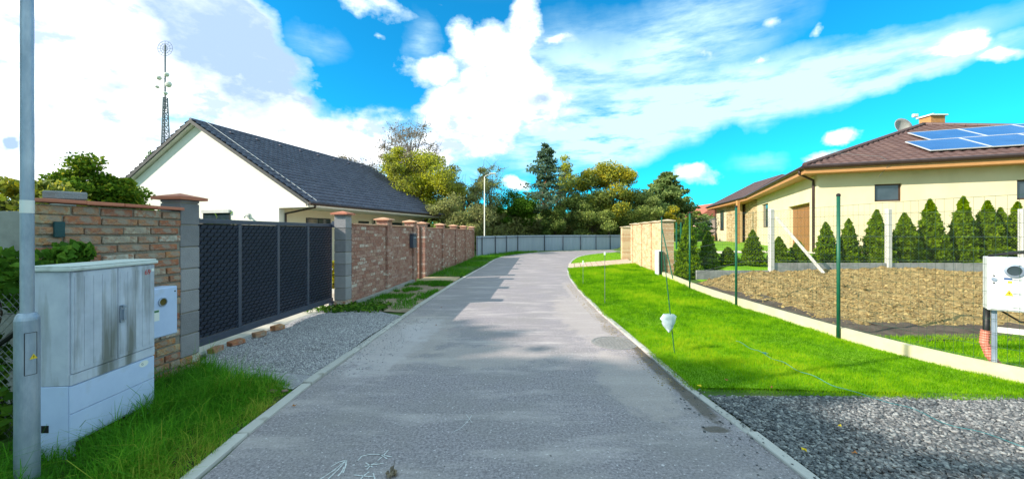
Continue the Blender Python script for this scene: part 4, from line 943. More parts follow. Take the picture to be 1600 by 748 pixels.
# chimney and dish
q = pt(1456, 196, 20.5)
ch = MB(); cy = q.y; chx = q.x
MB().box(chx - .38, chx + .38, cy - .3, cy + .3, zE + 1.6, zE + 3.35).build('chimney', mat('chimney_brick', [(.42, .19, .07), (.52, .26, .11)], 9, 5, .9), hr, bevel=.01)
MB().box(chx - .46, chx + .46, cy - .38, cy + .38, zE + 3.35, zE + 3.43).build('chimney_cap', M_trim, hr, bevel=.01)
MB().tube([(chx + .05, cy, zE + 3.43), (chx + .05, cy, zE + 3.56)], .08, 10).build('chimney_pot', M_galv, hr)
q = pt(1407, 200, 20); ds = thing('satellite_dish', 'grey satellite dish behind the left hip of the brown roof', 'satellite dish', q)
prof = [(.02, .0), (.2, .03), (.35, .09), (.46, .17), (.45, .18), (.34, .11), (.2, .05), (.02, .02)]
MB().lathe(prof, n=20, M=Matrix.Rotation(R(75), 4, 'X') @ Matrix.Rotation(0, 4, 'Z')).build('dish', M_conc, ds, smooth=True)
MB().tube([(0, .1, -1.0), (0, .1, 0.05)], .03, 8).build('mast', M_galv, ds); MB().tube([(0, 0, -.35), (.0, -.55, -.05)], .012, 5).build('feed_arm', M_galv, ds); MB().box(.05, .3, -.62, -.5, .38, .55).build('receiver', M_trim, ds, bevel=.02)
a = Ec + ad * 2.1 + upA * .0 + nA * .1
MB().tube([Ec + ad * 1.4 + upA * 1.6 + nA * .14, Ec + ad * 2.6 + upA * .35 + nA * .14, Ec + ad * 2.75 - bd * .12 + Vector((0, 0, -.05)), Ec + ad * 2.5 + bd * .2 + Vector((0, 0, -.55))], .008, 5).build('lightning_wire', M_galvw, hr)

# ------------------------------------------------------------------ right brick wall
RU = Vector((.115, 1, 0)).normalized(); RN = Vector((-1, .115, 0)).normalized()
rw = thing('brick_wall', 'sunlit cream brick wall stepping back to the right-hand driveway', 'wall')
rw.matrix_basis = Matrix(((RU.x, RN.x, 0, 3.97), (RU.y, RN.y, 0, 0), (0, 0, 1, 0), (0, 0, 0, 1)))
kk = 1 / RU.y
for y in (14.35, 16.1, 17.9, 20.0): pillar(rw, y, L=.36, D=.36, H=2.06, blocks=False, capm=M_coping if False else mat('cream_cap', [(.55, .42, .28), (.62, .5, .35)], 7, 5, .8))
for a, b in ((14.54, 15.92), (16.28, 17.72), (18.08, 19.82)): brickpanel(rw, a, b, 1.98, M_brick3, M_mortar, th=.22)
rw2 = thing('brick_gate_pillar', 'single cream brick gate pillar at the far side of the right driveway', 'pillar'); rw2.matrix_basis = rw.matrix_basis
pillar(rw2, 23.0, L=.5, D=.6, H=1.95, blocks=False, capm=MATS['cream_cap'])
mb = MB(); mb.box(0, .4, 0, .12, 0, 1.1); mtb = thing('meter_box', 'tall narrow white meter box against the cream brick wall end', 'meter box'); mtb.matrix_basis = rw.matrix_basis @ Matrix.Translation((14.35 * kk - .22, .04, 0))
MB().box(0, .42, 0, .18, 0, .93).build('body', M_whitebox, mtb, bevel=.01); MB().box(.02, .40, .181, .19, .3, .9).build('door', M_whitebox, mtb, bevel=.004)
MB().box(-.05, -.012, .02, .14, 0, .9).build('dark_strip', M_blk, mtb, bevel=.004)  # narrow dark strip along the near side of the box
kk = 1 / WU.y

# ------------------------------------------------------------------ wire fence on low wall
kf = thing('wire_fence', 'green wire mesh fence with round posts on a low cream concrete base', 'fence')
KWr = resample(KW, 120)
cum = np.r_[0, np.cumsum(np.hypot(*np.diff(KWr, axis=0).T))]; TL = cum[-1]
def kat(s): return Vector((np.interp(s, cum, KWr[:, 0]), np.interp(s, cum, KWr[:, 1]), 0))
posts_px = []
def s_of_y(y): return float(np.interp(y, KWr[:, 1], cum))
ps = [s_of_y(y) for y in (1.0, 3.2, 5.80, 8.38, 10.9, 13.9)]
M_kw = mat('cream_concrete', [(.50, .44, .28), (.60, .54, .37)], 3, 6, .9, bump=.2, dirt=((.35, .32, .22), 4, .58, .4))
for a, b in zip(ps[:-1], ps[1:]):
    n_ = 10; mb = MB(); vs = []; fs = []
    for i in range(n_ + 1):
        p = kat(a + .02 + (b - a - .04) * i / n_); q = kat(a + .02 + (b - a - .04) * i / n_ + .02) - p; q.normalize(); m_ = Vector((-q.y, q.x, 0))
        for (o_, z) in ((-.05, -.1), (-.05, .17), (.05, .17), (.05, -.1)): vs.append(p + m_ * o_ + Vector((0, 0, z)))
    for i in range(n_):
        for j in range(4): fs.append((4 * i + j, 4 * i + (j + 1) % 4, 4 * i + 4 + (j + 1) % 4, 4 * i + 4 + j))
    fs += [(3, 2, 1, 0), (4 * n_, 4 * n_ + 1, 4 * n_ + 2, 4 * n_ + 3)]; mb.add(vs, fs); mb.build('base_slab', M_kw, kf)
for s in ps:
    p = kat(s); MB().tube([p + Vector((-.07, -.05, -.1)), p + Vector((-.07, -.05, 2.15))], .024, 12).build('post', M_green, kf, smooth=True); MB().lathe([(.028, 0), (.028, .03), (.01, .045)], p + Vector((-.07, -.05, 2.14)), 12).build('post_cap', M_blk, kf)
mb = MB()
zs_ = [.2 + .15 * i for i in range(13)]
for z in zs_:
    thick_ = .0022 if z not in (zs_[0], zs_[-1]) else .0028
    mb.tube([kat(s) + Vector((0, 0, z)) for s in np.linspace(.2, TL - .3, 60)], thick_, 3, cap=False)
for s in np.arange(.25, TL - .3, .08):
    p = kat(s); mb.tube([p + Vector((0, 0, .18)), p + Vector((0, 0, zs_[-1]))], .0013, 3, cap=False)
mb.build('wire_mesh', M_wire, kf, kind='stuff')
p = kat(ps[-1]); q = kat(ps[-1] - 1.35)
MB().tube([p + Vector((-.07, -.08, 1.75)), q + Vector((-.07, -.02, .1))], .02, 8).build('brace', M_green, kf)

# meter cabinet on a stand at the right edge
mt = thing('meter_cabinet', 'white electricity meter cabinet with round window on a steel post stand', 'meter cabinet', (5.30, 4.30, 0), R(-42))
MB().box(0, .66, -.10, .12, .75, 1.33).build('body', M_whitebox, mt, bevel=.006); MB().box(.012, .648, -.112, -.101, .765, 1.315).build('door', M_whitebox, mt, bevel=.003)
RYm = Matrix(((1, 0, 0, 0), (0, 0, -1, 0), (0, 1, 0, 0), (0, 0, 0, 1)))
o = MB().lathe([(.07, 0), (.07, .014), (.053, .018), (.05, .004)], n=28, M=RYm).build('window_ring', M_galv, mt); o.location = (.18, -.113, 1.19)
o = MB().lathe([(.050, 0), (.050, .008)], n=28, M=RYm).build('window_pane', M_glass, mt); o.location = (.18, -.1135, 1.19)
MB().lathe([(.02, 0), (.02, .012)], (.042, -.112, 1.09), 14, M=RYm).build('lock', M_galv, mt)
for z in (1.05, 1.13): MB().lathe([(.008, 0), (.008, .006)], (.042, -.112, z), 8, M=RYm).build('bolt', M_blk, mt)
MB().box(.11, .165, -.1135, -.1125, 1.04, 1.115).build('sticker', M_sticker, mt); MB().box(.11, .165, -.1145, -.1137, 1.09, 1.113).build('sticker_print', M_blu, mt); MB().box(.135, .165, -.1145, -.1137, 1.055, 1.08).build('sticker_print', M_yel, mt)
for (a, b) in ((.25, .35),):
    tr = MB(); P = [Vector((.115, -.1135, .92)), Vector((.175, -.1135, .92)), Vector((.145, -.1135, .985))]; tr.prism(P, (0, -.001, 0)); tr.build('warning_sticker', M_yel, mt)
    MB().prism([Vector((.148, -.1147, .97)), Vector((.137, -.1147, .948)), Vector((.146, -.1147, .948)), Vector((.14, -.1147, .926)), Vector((.154, -.1147, .952)), Vector((.145, -.1147, .952))], (0, -.0006, 0)).build('bolt_print', M_blk, mt)
for x in (.06, .60): MB().box(x - .02, x + .02, -.03, .01, -.1, .749).build('post', M_galv, mt, bevel=.002)
MB().box(.0815, .5785, -.025, .0, .50, .56).build('cross_bar', M_trim, mt, bevel=.002)
MB().tube([(.02, .06, .75), (.015, .05, .5), (.01, .05, .35)], .028, 8).build('cable', M_blk, mt, smooth=True)
cpt = [Vector((.01, .05, .50)), Vector((.0, .05, .36)), Vector((.04, .05, .22)), Vector((.12, .06, .08)), Vector((.2, .08, -.05))]
pts_ = []; rr = []
for i in range(len(cpt) - 1):
    for t in np.linspace(0, 1, 10, endpoint=False): pts_.append(cpt[i].lerp(cpt[i + 1], t)); rr.append(.036 if len(rr) % 2 else .042)
MB().tube(pts_, rr, 10).build('conduit', M_pink, mt, smooth=False)
MB().tube([(.02 + .64 * t, -.02 + .03 * math.sin(7 * t), 1.34 + .045 * math.sin(3.1 * t)) for t in np.linspace(0, 1, 14)], .013, 6).build('cable', M_blk, mt)
MB().tube([(.05 + .64 * t, .05, 1.34 + .06 * math.sin(3.1 * t)) for t in np.linspace(0, 1, 14)], .013, 6).build('cable', M_blk, mt)
MB().tube([(.1, .06, .75), (.25, .05, .63), (.45, .05, .6), (.7, .05, .6)], .01, 6).build('cable', M_blk, mt)

# ------------------------------------------------------------------ concrete post fence in front of the thujas
YF = 11.85
pf = thing('concrete_post_fence', 'concrete post and chain link fence with base slabs before the thuja row', 'fence')
pxs = (1205, 1388, 1597)
def fz(x): return float(hz(x, YF))
X_ = [(p - 800) / F * YF for p in pxs]; X_ = [X_[0]] + [X_[1], X_[2], X_[2] + 4.1]
for x in X_: MB().box(x - .065, x + .065, YF - .065, YF + .065, fz(x) - .2, fz(x) + 1.95).build('post', mat('pale_concrete_post', [(.46, .45, .42), (.56, .55, .51)], 5, 6, .9, bump=.2), pf, bevel=.012)
xl = 5.6
segs = [xl] + X_
for a, b in zip(segs[:-1], segs[1:]):
    n_ = max(1, round((b - a) / 2.0))
    for i in range(n_):
        u0 = a + .08 + (b - a - .16) * i / n_; u1 = a + .08 + (b - a - .16) * (i + 1) / n_ - .01; zb_ = fz((u0 + u1) / 2)
        s = MB(); s.box(u0, u1, YF - .025, YF + .025, zb_ - .15, zb_ + (.29 if u0 > 7.9 else .13)); s.build('base_slab', M_conc, pf, bevel=.004)
mb = MB(); a = Vector((X_[0] + .09, YF - .09, fz(X_[0]) + 1.7)); b = Vector(pt(1296, 437, YF - .75))
MB().tube([a, b], .055, 4).build('diagonal_strut', MATS['pale_concrete_post'], pf)
mb = MB()
for zz in (.35, 1.1, 1.85):
    mb.tube([(x, YF - .04, fz(x) + zz) for x in np.linspace(xl, X_[-1], 20)], .003, 3, cap=False)
h_ = 1.5
for x in np.arange(xl, X_[-1] - h_, .09):
    for s in (0, 1):
        zb_ = fz(x + h_ / 2) + .33
        mb.tube([(x + (0 if s else h_), YF - .04, zb_), (x + (h_ if s else 0), YF - .04, zb_ + h_)], .0014, 3, cap=False)
mb.build('chain_link_mesh', M_galvw, pf, kind='stuff')

# ------------------------------------------------------------------ foliage
def leaves(P, size, att, droop=0.0, aspect=1.6, up=None):
    n = len(P); d = rng.normal(size=(n, 3)); 
    if up is not None: d = d * .55 + np.asarray(up) * 1.0
    d /= np.linalg.norm(d, axis=1)[:, None]; e = rng.normal(size=(n, 3)); e -= (e * d).sum(1)[:, None] * d; e /= np.linalg.norm(e, axis=1)[:, None] + 1e-9
    s = size * rng.uniform(.6, 1.35, n)[:, None]; a = d * s * aspect * .5; b = e * s * .5
    V = np.stack([P - a, P + b - a * .1, P + a, P - b - a * .1], 1).reshape(-1, 3); Fc = np.arange(4 * n).reshape(-1, 4); return V, Fc, att
def limb(mb, p, q, r0, r1, n=5, k=4):
    pts_ = []; rr = []
    for i in range(k + 1):
        t = i / k; w = p.lerp(q, t); o = .06 * (q - p).length * math.sin(math.pi * t)
        pts_.append(w + Vector((rnd.uniform(-o, o), rnd.uniform(-o, o), rnd.uniform(-o, o) * .4))); rr.append(r0 + (r1 - r0) * t)
    mb.tube(pts_, rr, n, cap=False)
def tree(label, base, H, Rx, z0_, lm, n=9000, leaf=.16, clumps=40, name='deciduous_tree', group=None, bark=M_bark, seed=1, cat='tree', clump_r=.28, top=1.0, fill=.7, Ry=None, twigs=0, bias=None, trunk_r=None, cols=None):
    r_ = random.Random(seed); rg_ = np.random.default_rng(seed); Ry = Ry or Rx
    t = thing(name, label, cat, base, 0, group)
    ch = (H - z0_) / 2; cz = z0_ + ch; cs = []
    for i in range(clumps):
        for _ in range(30):
            v = Vector((r_.gauss(0, 1), r_.gauss(0, 1), r_.gauss(0, 1))).normalized() * (r_.random() ** .42)
            break
        lobe = 1 + .22 * math.sin(3 * math.atan2(v.y, v.x) + seed) + .12 * math.sin(5 * v.z + seed * 2)
        c = Vector((v.x * Rx * .80 * lobe, v.y * Ry * .80 * lobe, cz + v.z * ch * .86 * (1 + .1 * math.sin(4 * v.x + seed)))); cs.append(c)
    mb = MB(); tr = trunk_r or H * .018
    top_ = Vector((r_.uniform(-.1, .1) * Rx, 0, z0_ + ch * 1.2)); fork = Vector((0, 0, z0_ + ch * .25))
    limb(mb, Vector((0, 0, -.3)), fork, tr, tr * .75, 8); limb(mb, fork, top_, tr * .75, tr * .25, 6)
    for c in cs:
        if c.z > z0_:
            s = fork.lerp(top_, min(1, max(0, r_.random() * (c.z - z0_) / (2 * ch) * 1.2))); limb(mb, s, c, tr * r_.uniform(.15, .32), .012, 4, 3)
    for i in range(twigs):
        c = r_.choice(cs); d = Vector((r_.gauss(0, 1), r_.gauss(0, 1), abs(r_.gauss(0, 1)) + .3)).normalized() * r_.uniform(.5, 1.5) * clump_r * Rx * 1.6; limb(mb, c, c + d, .02, .006, 3, 3)
    mb.build('trunk', bark, t)
    # leaves sit on a soft shell round each clump
    if base[1] > 25: n = int(n * 1.9); leaf *= .68
    ci = rg_.integers(0, clumps, n); cc = np.array([tuple(c) for c in cs])[ci]; cr = (rg_.uniform(.6, 1.25, clumps) * clump_r * (Rx + Ry + ch) / 3)[ci][:, None]
    d = rg_.normal(size=(n, 3)); d /= np.linalg.norm(d, axis=1)[:, None]; rr = rg_.random(n)[:, None] ** fill
    P = cc + d * cr * rr * np.array([1.15, 1.15, .75]); sub = vnoise(P[:, 0] + P[:, 2], P[:, 1] - P[:, 2], 1.9, seed)
    P = P[sub + rg_.random(n) * .5 > .40]; n = len(P)
    cv = rg_.random(clumps)
    P[:, 2] = np.maximum(P[:, 2], .1)
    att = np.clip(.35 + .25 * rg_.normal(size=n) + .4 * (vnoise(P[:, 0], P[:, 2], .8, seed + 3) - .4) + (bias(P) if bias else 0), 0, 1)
    V, Fc, A = leaves(P, leaf, att); npmesh('crown', V, Fc, lm, t, attr=A)
    return t
def conifer(label, base, H, Rb, lm=LM_pine, seed=1, n=9000, leaf=.18, z0_=.2, name='conifer', sparse=.0, bark=M_barkp, group=None, up=.0, tiers=None, cat='tree', irregular=.3):
    r_ = random.Random(seed); rg_ = np.random.default_rng(seed); t = thing(name, label, cat, base, 0, group); mb = MB()
    limb(mb, Vector((0, 0, -.3)), Vector((0, 0, H * .97)), H * .016, .02, 7, 8); P = []
    tiers = tiers or int(H * 2.2)
    for i in range(tiers):
        f = i / tiers; z = H * (z0_ + (1 - z0_) * f); rad = Rb * (1 - f) ** .75 * r_.uniform(1 - irregular, 1 + irregular * .6) + .12; nb = 6 if f < .8 else 4
        for k in range(nb):
            a = r_.uniform(0, 6.283); L_ = rad * r_.uniform(.65, 1.1); tip = Vector((math.cos(a) * L_, math.sin(a) * L_, z + L_ * (up + r_.uniform(-.15, .2)))); s = Vector((0, 0, z)); limb(mb, s, tip, .035 * (1 - f) + .01, .008, 4, 2)
            m = max(8, int(n / tiers / nb)); tt = rg_.random(m) ** .6; q = np.array(s)[None] * (1 - tt[:, None]) + np.array(tip)[None] * tt[:, None]; q += rg_.normal(size=(m, 3)) * np.array([.13, .13, .07]) * (.5 + L_ * .5); P.append(q)
    mb.build('trunk', bark, t); P = np.concatenate(P); att = np.clip(.45 + rg_.normal(size=len(P)) * .2, 0, 1); V, Fc, A = leaves(P, leaf, att, aspect=2.4); npmesh('crown', V, Fc, lm, t, attr=A); return t
gd_ = lambda px, Y: Vector(((px - 800) / F * Y, Y, 0))
def ht(py, Y): return EYE + (HOR - py) / F * Y
toporange = lambda P: .35 * (P[:, 2] / P[:, 2].max() - .5)
# behind the left house
tree('bushy yellow green autumn tree rising behind the far end of the dark roof', gd_(662, 33), ht(226, 33), 4.1, 1.0, LM_yg, n=21000, leaf=.17, clumps=46, seed=3, fill=.6)
tree('slim yellow green tree just left of the bigger yellow one behind the roof', gd_(612, 34), ht(212, 34), 2.0, 2.5, LM_yg, n=7000, leaf=.16, clumps=26, seed=4)
tree('tall airy tree with sparse brown leaves towering over the yellow trees', gd_(640, 38), ht(186, 38), 5.6, 4.0, LM_br, n=5600, leaf=.14, clumps=100, seed=5, twigs=260, clump_r=.17, bark=M_barkg)
tree('sparse grey green tree right of the yellow trees beside the thin lamp post', gd_(724, 35), ht(246, 35), 3.4, 1.2, LM_olive, n=9500, leaf=.15, clumps=50, seed=6, twigs=160, clump_r=.2, bark=M_barkg)
tree('nearly bare twiggy tree behind the thin distant lamp post', gd_(765, 38), ht(248, 38), 2.3, 1.0, LM_olive, n=1700, leaf=.13, clumps=46, seed=7, twigs=220, clump_r=.2, bark=M_barkg)
tree('small tree top peeking over the roof ridge of the white house', gd_(545, 44), ht(228, 44), 2.0, 5.0, LM_br, n=1500, leaf=.2, clumps=24, seed=8, twigs=60, bark=M_barkg)
tree('dull green bush tree low behind the end of the brown brick wall', gd_(718, 29), ht(300, 29), 2.6, .2, LM_olive, n=9000, leaf=.15, clumps=30, seed=9)
tree('low green bush behind the left part of the grey sheet fence', gd_(775, 38), ht(318, 38), 2.4, .2, LM_olive, n=8000, leaf=.15, clumps=26, seed=10)
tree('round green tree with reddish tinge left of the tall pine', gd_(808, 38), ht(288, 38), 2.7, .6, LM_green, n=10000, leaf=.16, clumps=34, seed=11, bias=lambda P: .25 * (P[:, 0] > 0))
tree('small ruddy brown shrub between lamp post and green tree', gd_(786, 40), ht(300, 40), 1.8, .4, LM_or, n=4000, leaf=.14, clumps=20, seed=12)
conifer('tall dark pine with bare lower trunk standing above the grey fence', gd_(853, 38), ht(222, 38), 3.0, seed=13, n=5600, leaf=.15, z0_=.34, irregular=.6, tiers=19, up=.12, name='pine_tree')
tree('pale green bush round the foot of the tall pine', gd_(866, 37.5), ht(308, 37.5), 1.8, .3, leafmat('leaf_pale', [(.05, .08, .02), (.10, .14, .035), (.16, .19, .05)]), n=6000, leaf=.14, clumps=22, seed=14)
tree('slim yellow green young tree top beside the pine', gd_(882, 42), ht(240, 42), 1.5, 3.0, LM_yg, n=3500, leaf=.16, clumps=20, seed=15)
tree('dark green tree between the pine and the orange autumn tree', gd_(908, 40), ht(266, 40), 3.0, .8, LM_dark, n=11000, leaf=.17, clumps=36, seed=16)
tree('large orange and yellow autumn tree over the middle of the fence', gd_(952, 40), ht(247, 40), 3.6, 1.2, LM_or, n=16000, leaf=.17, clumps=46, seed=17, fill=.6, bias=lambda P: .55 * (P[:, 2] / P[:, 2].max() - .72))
tree('dark green bushy tree under the orange autumn tree', gd_(925, 38.5), ht(305, 38.5), 3.0, .2, LM_dark, n=9000, leaf=.16, clumps=30, seed=18)
tree('dark broad tree right of the orange autumn tree above the cream pillars', gd_(1000, 40), ht(288, 40), 3.3, .4, LM_dark, n=12000, leaf=.17, clumps=36, seed=19)
conifer('open crowned pine with pale green tufts right of the dark trees', gd_(1040, 44), ht(268, 44), 4.3, lm=leafmat('pine_pale', [(.08, .12, .04), (.14, .19, .06), (.22, .27, .09)]), seed=20, n=11000, leaf=.22, z0_=.42, irregular=.4, name='pine_tree', tiers=16)
tree('small yellow tree behind the end of the cream brick wall', gd_(1052, 38), ht(322, 38), 1.5, .5, LM_or, n=4000, leaf=.15, clumps=18, seed=21)
for i, (px, py, Y, lb) in enumerate(((1066, 330, 40, 'leftmost narrow dark fir beside the small yellow tree'), (1078, 322, 43, 'tallest narrow dark fir in the distant group'), (1090, 326, 41, 'third narrow dark fir from the left in the distance'), (1100, 332, 44, 'narrow dark fir closest to the yellow bungalow roof'))):
    conifer(lb, gd_(px, Y), ht(py, Y), 1.1, seed=30 + i, n=2600, leaf=.16, z0_=.05, name='fir_tree', lm=LM_dark, group='distant narrow firs')
tree('rounded green shrub on the lawn left of the bungalow', gd_(1097, 27) + Vector((0, 0, .6)), 1.9, .7, .1, LM_green, n=5000, leaf=.09, clumps=20, seed=40, name='shrub', cat='shrub')
tree('green bush behind the wire fence near the cream wall end', gd_(1062, 30) + Vector((0, 0, .5)), 1.8, .8, .1, LM_green, n=4500, leaf=.09, clumps=20, seed=41, name='shrub', cat='shrub')
# left background
tree('large round green hazel tree behind the orange brick wall', gd_(148, 17), ht(240, 17), 1.75, .3, leafmat('leaf_hazel', [(.03, .07, .008), (.06, .12, .010), (.13, .18, .012), (.2, .2, .02)]), n=36000, leaf=.095, clumps=70, seed=50, Ry=1.9, fill=.55, clump_r=.26)
tree('orange and green bush tree at the left edge behind the lamp post', gd_(48, 15), ht(253, 15), 2.0, .3, LM_or, n=13000, leaf=.13, clumps=40, seed=51, bias=lambda P: -.15)
tree('light green tree touching the left picture edge', gd_(2, 14), ht(262, 14), 1.8, .3, LM_yg, n=9000, leaf=.13, clumps=30, seed=52, bias=lambda P: -.25)
tree('distant small tree just left of the white gable under the mast', gd_(243, 40), ht(232, 40), 1.6, 5, LM_green, n=2500, leaf=.2, clumps=18, seed=53)
tree('unseen broad dense tree left of the viewer added to shade the foreground', (-21.9, -6.3, 0), 15.4, 5.6, 3.2, LM_green, n=42000, leaf=.34, clumps=80, seed=54, clump_r=.34)  # this tree and the next stay out of frame, added to cast foreground shade
tree('second unseen dense tree left of the viewer added to shade the foreground', (-23.3, -3.4, 0), 15.9, 4.2, 3.2, LM_green, n=32000, leaf=.34, clumps=70, seed=55, clump_r=.34)
# low scrub behind the sheet fence
def scrub(name, label, A, B, H, n, lm, w=2.0, leaf=.16, seed=1):
    r_ = np.random.default_rng(seed); t = r_.random(n); x = A[0] + (B[0] - A[0]) * t + r_.normal(size=n) * w * .5; y = A[1] + (B[1] - A[1]) * t + r_.normal(size=n) * w * .5
    hh = H * (.55 + .6 * vnoise(x, y, .45, seed)); z = hh * r_.random(n) ** .8; P = np.stack([x, y, z], 1); V, Fc, A_2 = leaves(P, leaf, np.clip(r_.normal(.45, .2, n), 0, 1)); npmesh(name, V, Fc, lm, None, attr=A_2, label=label, cat='scrub', kind='stuff')
scrub('scrub', 'dark tangled scrub filling the space behind the grey sheet fence', (-5.0, 34.5), (8, 44), 3.2, 24000, LM_olive, 1.6, .17, 3)
scrub('scrub', 'dark green undergrowth under the right-hand background trees', (8, 44), (22, 50), 4.6, 20000, LM_dark, 1.6, .19, 4)
scrub('far_woods', 'far dark line of woods closing the horizon', (-90, 75), (90, 80), 6.5, 36000, LM_dark, 5, .55, 5)
scrub('scrub', 'green hedge-like scrub behind the concrete fence at the far left', (-30, 20), (-14, 19), 3.0, 12000, LM_green, 2, .14, 6)

# thujas
def thuja_mesh(k, H=2.4, R0=.48, n=12000):
    r_ = np.random.default_rng(100 + k); h = r_.random(n) ** .85; a = r_.uniform(0, 6.283, n)
    rad = R0 * (np.clip(1 - h, 0, 1) ** .74 + .012) * (1 + .12 * np.sin(3 * a + k) + .10 * np.sin(7 * h * 6 + k * 2 + a)) * np.clip(h * 9 + .55, 0, 1)
    lump = vnoise(a * 2.2, h * 9, 1.3, k); rad *= (.88 + .20 * lump); spray = vnoise(a * 6, h * 34, 1.0, k + 9); rad *= (.84 + .34 * spray); rad *= 1 + .10 * r_.normal(size=n); rad *= (1 - .35 * r_.random(n) ** 3); h = h + .02 * spray
    P = np.stack([rad * np.cos(a), rad * np.sin(a), h * H * (1 + .03 * lump)], 1)
    V, Fc, A = leaves(P, .045, np.clip(-.15 + .35 * lump + .45 * spray + r_.normal(size=n) * .14, 0, 1), aspect=2.2, up=(0, 0, .7)); 
    me = npmesh('foliage', V, Fc, LM_thuja, None, attr=A); d = me.data; C.objects.unlink(me); bpy.data.objects.remove(me)
    return d
TM = [thuja_mesh(k) for k in range(4)]
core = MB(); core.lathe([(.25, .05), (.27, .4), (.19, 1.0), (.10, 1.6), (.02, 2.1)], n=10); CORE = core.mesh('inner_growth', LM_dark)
stm = MB().tube([(0, 0, -.2), (0, 0, .5)], .04, 6).mesh('trunk', M_bark)
TH = [(1076, 340, 12.9, 'leftmost tall thuja beside the green fence post near the cream wall'), (1107, 362, 13.2, 'full round-shouldered thuja between the first two green fence posts'), (1137, 386, 13.2, 'lowest stubby thuja left of the dark green fence post'), (1176, 360, 13.0, 'pointed thuja left of the braced concrete post'),
      (1217, 370, 12.9, 'dark narrow thuja just right of the braced concrete post'), (1247, 376, 12.9, 'short thuja behind the diagonal concrete strut'), (1290, 348, 12.8, 'thuja at the bungalow corner beneath the brown downpipe'), (1326, 343, 12.8, 'thuja behind the tall near green fence post'),
      (1370, 329, 12.7, 'thuja directly left of the middle concrete post'), (1413, 334, 12.7, 'thuja directly right of the middle concrete post below the window'), (1453, 313, 12.7, 'broad tall thuja third from the white meter cabinet'), (1505, 309, 12.6, 'tallest thick thuja in the right half of the row'),
      (1543, 315, 12.6, 'thuja with orange-brown tip above the white meter cabinet'), (1563, 326, 12.7, 'lower thuja merged against the orange-tipped one'), (1590, 317, 12.6, 'thuja beside the last concrete post at the right edge')]
for i, (px, py, Y, lab) in enumerate(TH):
    p = gd_(px, Y); gz = float(hz(p.x, Y)); H_ = ht(py, Y) - gz
    t = thing('thuja', lab, 'thuja', (p.x, Y, gz), rnd.uniform(0, 6.28), 'thujas planted in a row before the bungalow')
    wsc = (.90 if H_ > 1.6 else .78) * rnd.uniform(.93, 1.1)
    if i < 6: wsc *= .97
    t.scale = (wsc, wsc, H_ / 2.45)
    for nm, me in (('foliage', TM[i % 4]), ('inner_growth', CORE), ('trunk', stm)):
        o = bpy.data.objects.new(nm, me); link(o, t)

# grass ------------------------------------------------------------
def blades(name, x, y, h, w, lm, lean=.4, segs=2, z=None, att=None, **k):
    n = len(x); a = rng.uniform(0, 6.283, n); ln = rng.uniform(0, lean, n) * h; la = rng.uniform(0, 6.283, n)
    z = hz(x, y) if z is None else z; dx = np.cos(a) * w / 2; dy = np.sin(a) * w / 2; lx = np.cos(la) * ln; ly = np.sin(la) * ln
    B0 = np.stack([x - dx, y - dy, z], 1); B1 = np.stack([x + dx, y + dy, z], 1)
    if segs == 1:
        Tp = np.stack([x + lx, y + ly, z + h], 1); V = np.stack([B0, B1, Tp], 1).reshape(-1, 3); Fc = np.arange(3 * n).reshape(-1, 3); A = att if att is not None else rng.random(n)
        return npmesh(name, V, Fc, lm, None, attr=A, **k)
    M0 = np.stack([x - dx * .7 + lx * .3, y - dy * .7 + ly * .3, z + h * .6], 1); M1 = np.stack([x + dx * .7 + lx * .3, y + dy * .7 + ly * .3, z + h * .6], 1)
    T0 = np.stack([x - dx * .1 + lx, y - dy * .1 + ly, z + h * (1 - .25 * (ln / (h + 1e-6)))], 1); T1 = np.stack([x + dx * .1 + lx, y + dy * .1 + ly, z + h * (1 - .25 * (ln / (h + 1e-6)))], 1)
    V = np.stack([B0, B1, M1, M0, T1, T0], 1).reshape(-1, 3); q = np.arange(n)[:, None] * 6
    Fc = np.concatenate([q + [0, 1, 2, 3], q + [3, 2, 4, 5]], 1).reshape(-1, 4); A = att if att is not None else rng.random(n); return npmesh(name, V, Fc, lm, None, attr=np.repeat(A, 2), **k)
rk1b = rk1.copy(); rk1b[:, 0] -= .03 + .07 * vnoise(rk1b[:, 0], rk1b[:, 1], 2.3, 4); rk1b[0, 1] -= .09
lawnP = list(map(tuple, rk1b)) + list(map(tuple, kw1[::-1])) + [(4.5, 3.60), (3.2, 3.66)]
x, y = scatter(lawnP, 900000, lambda x, y: np.clip((5.0 / y) ** 1.6, 0, 1))
lz = .004 + .02 * vnoise(x, y, 1.2, 3) * sst(0, .3, x - 2.1)
pat = vnoise(x, y, 1.1, 5) * .6 + vnoise(x, y, 3.5, 6) * .4; hb = (.016 + .042 * pat * (.5 + vnoise(x, y, 7, 13))) * np.clip(y / 6, .9, 1.8)
blades('lawn_grass', x, y, hb * rng.uniform(.6, 1.3, len(x)), .0035 * np.clip(y / 5, 1, 2.6), LM_grass, .7, 1, z=lz, att=np.clip(pat * 1.3 - .25 + .5 * (vnoise(x, y, 14, 12) - .45) + rng.normal(size=len(x)) * .24, 0, 1), label='short bright green lawn grass between road kerb and wire fence', cat='grass', kind='stuff')
P2 = [(5.35, 4.15), (5.05, 5.7), (11, 5.9), (9, 2.6)]; x, y = scatter(P2, 90000); blades('lawn_grass', x, y, rng.uniform(.03, .07, len(x)), .006, LM_grass, .7, 1, z=.04 + 0 * x, label='patch of green grass behind the low base under the meter cabinet', cat='grass', kind='stuff')
P2 = list(map(tuple, rk2)) + [(10.5, 31.2), (8.6, 29), (WX(23), 23)]; x, y = scatter(P2, 60000); blades('lawn_grass', x, y, rng.uniform(.03, .07, len(x)), .012, LM_grass, .7, 1, label='far strip of bright lawn beyond the pink driveway', cat='grass', kind='stuff')
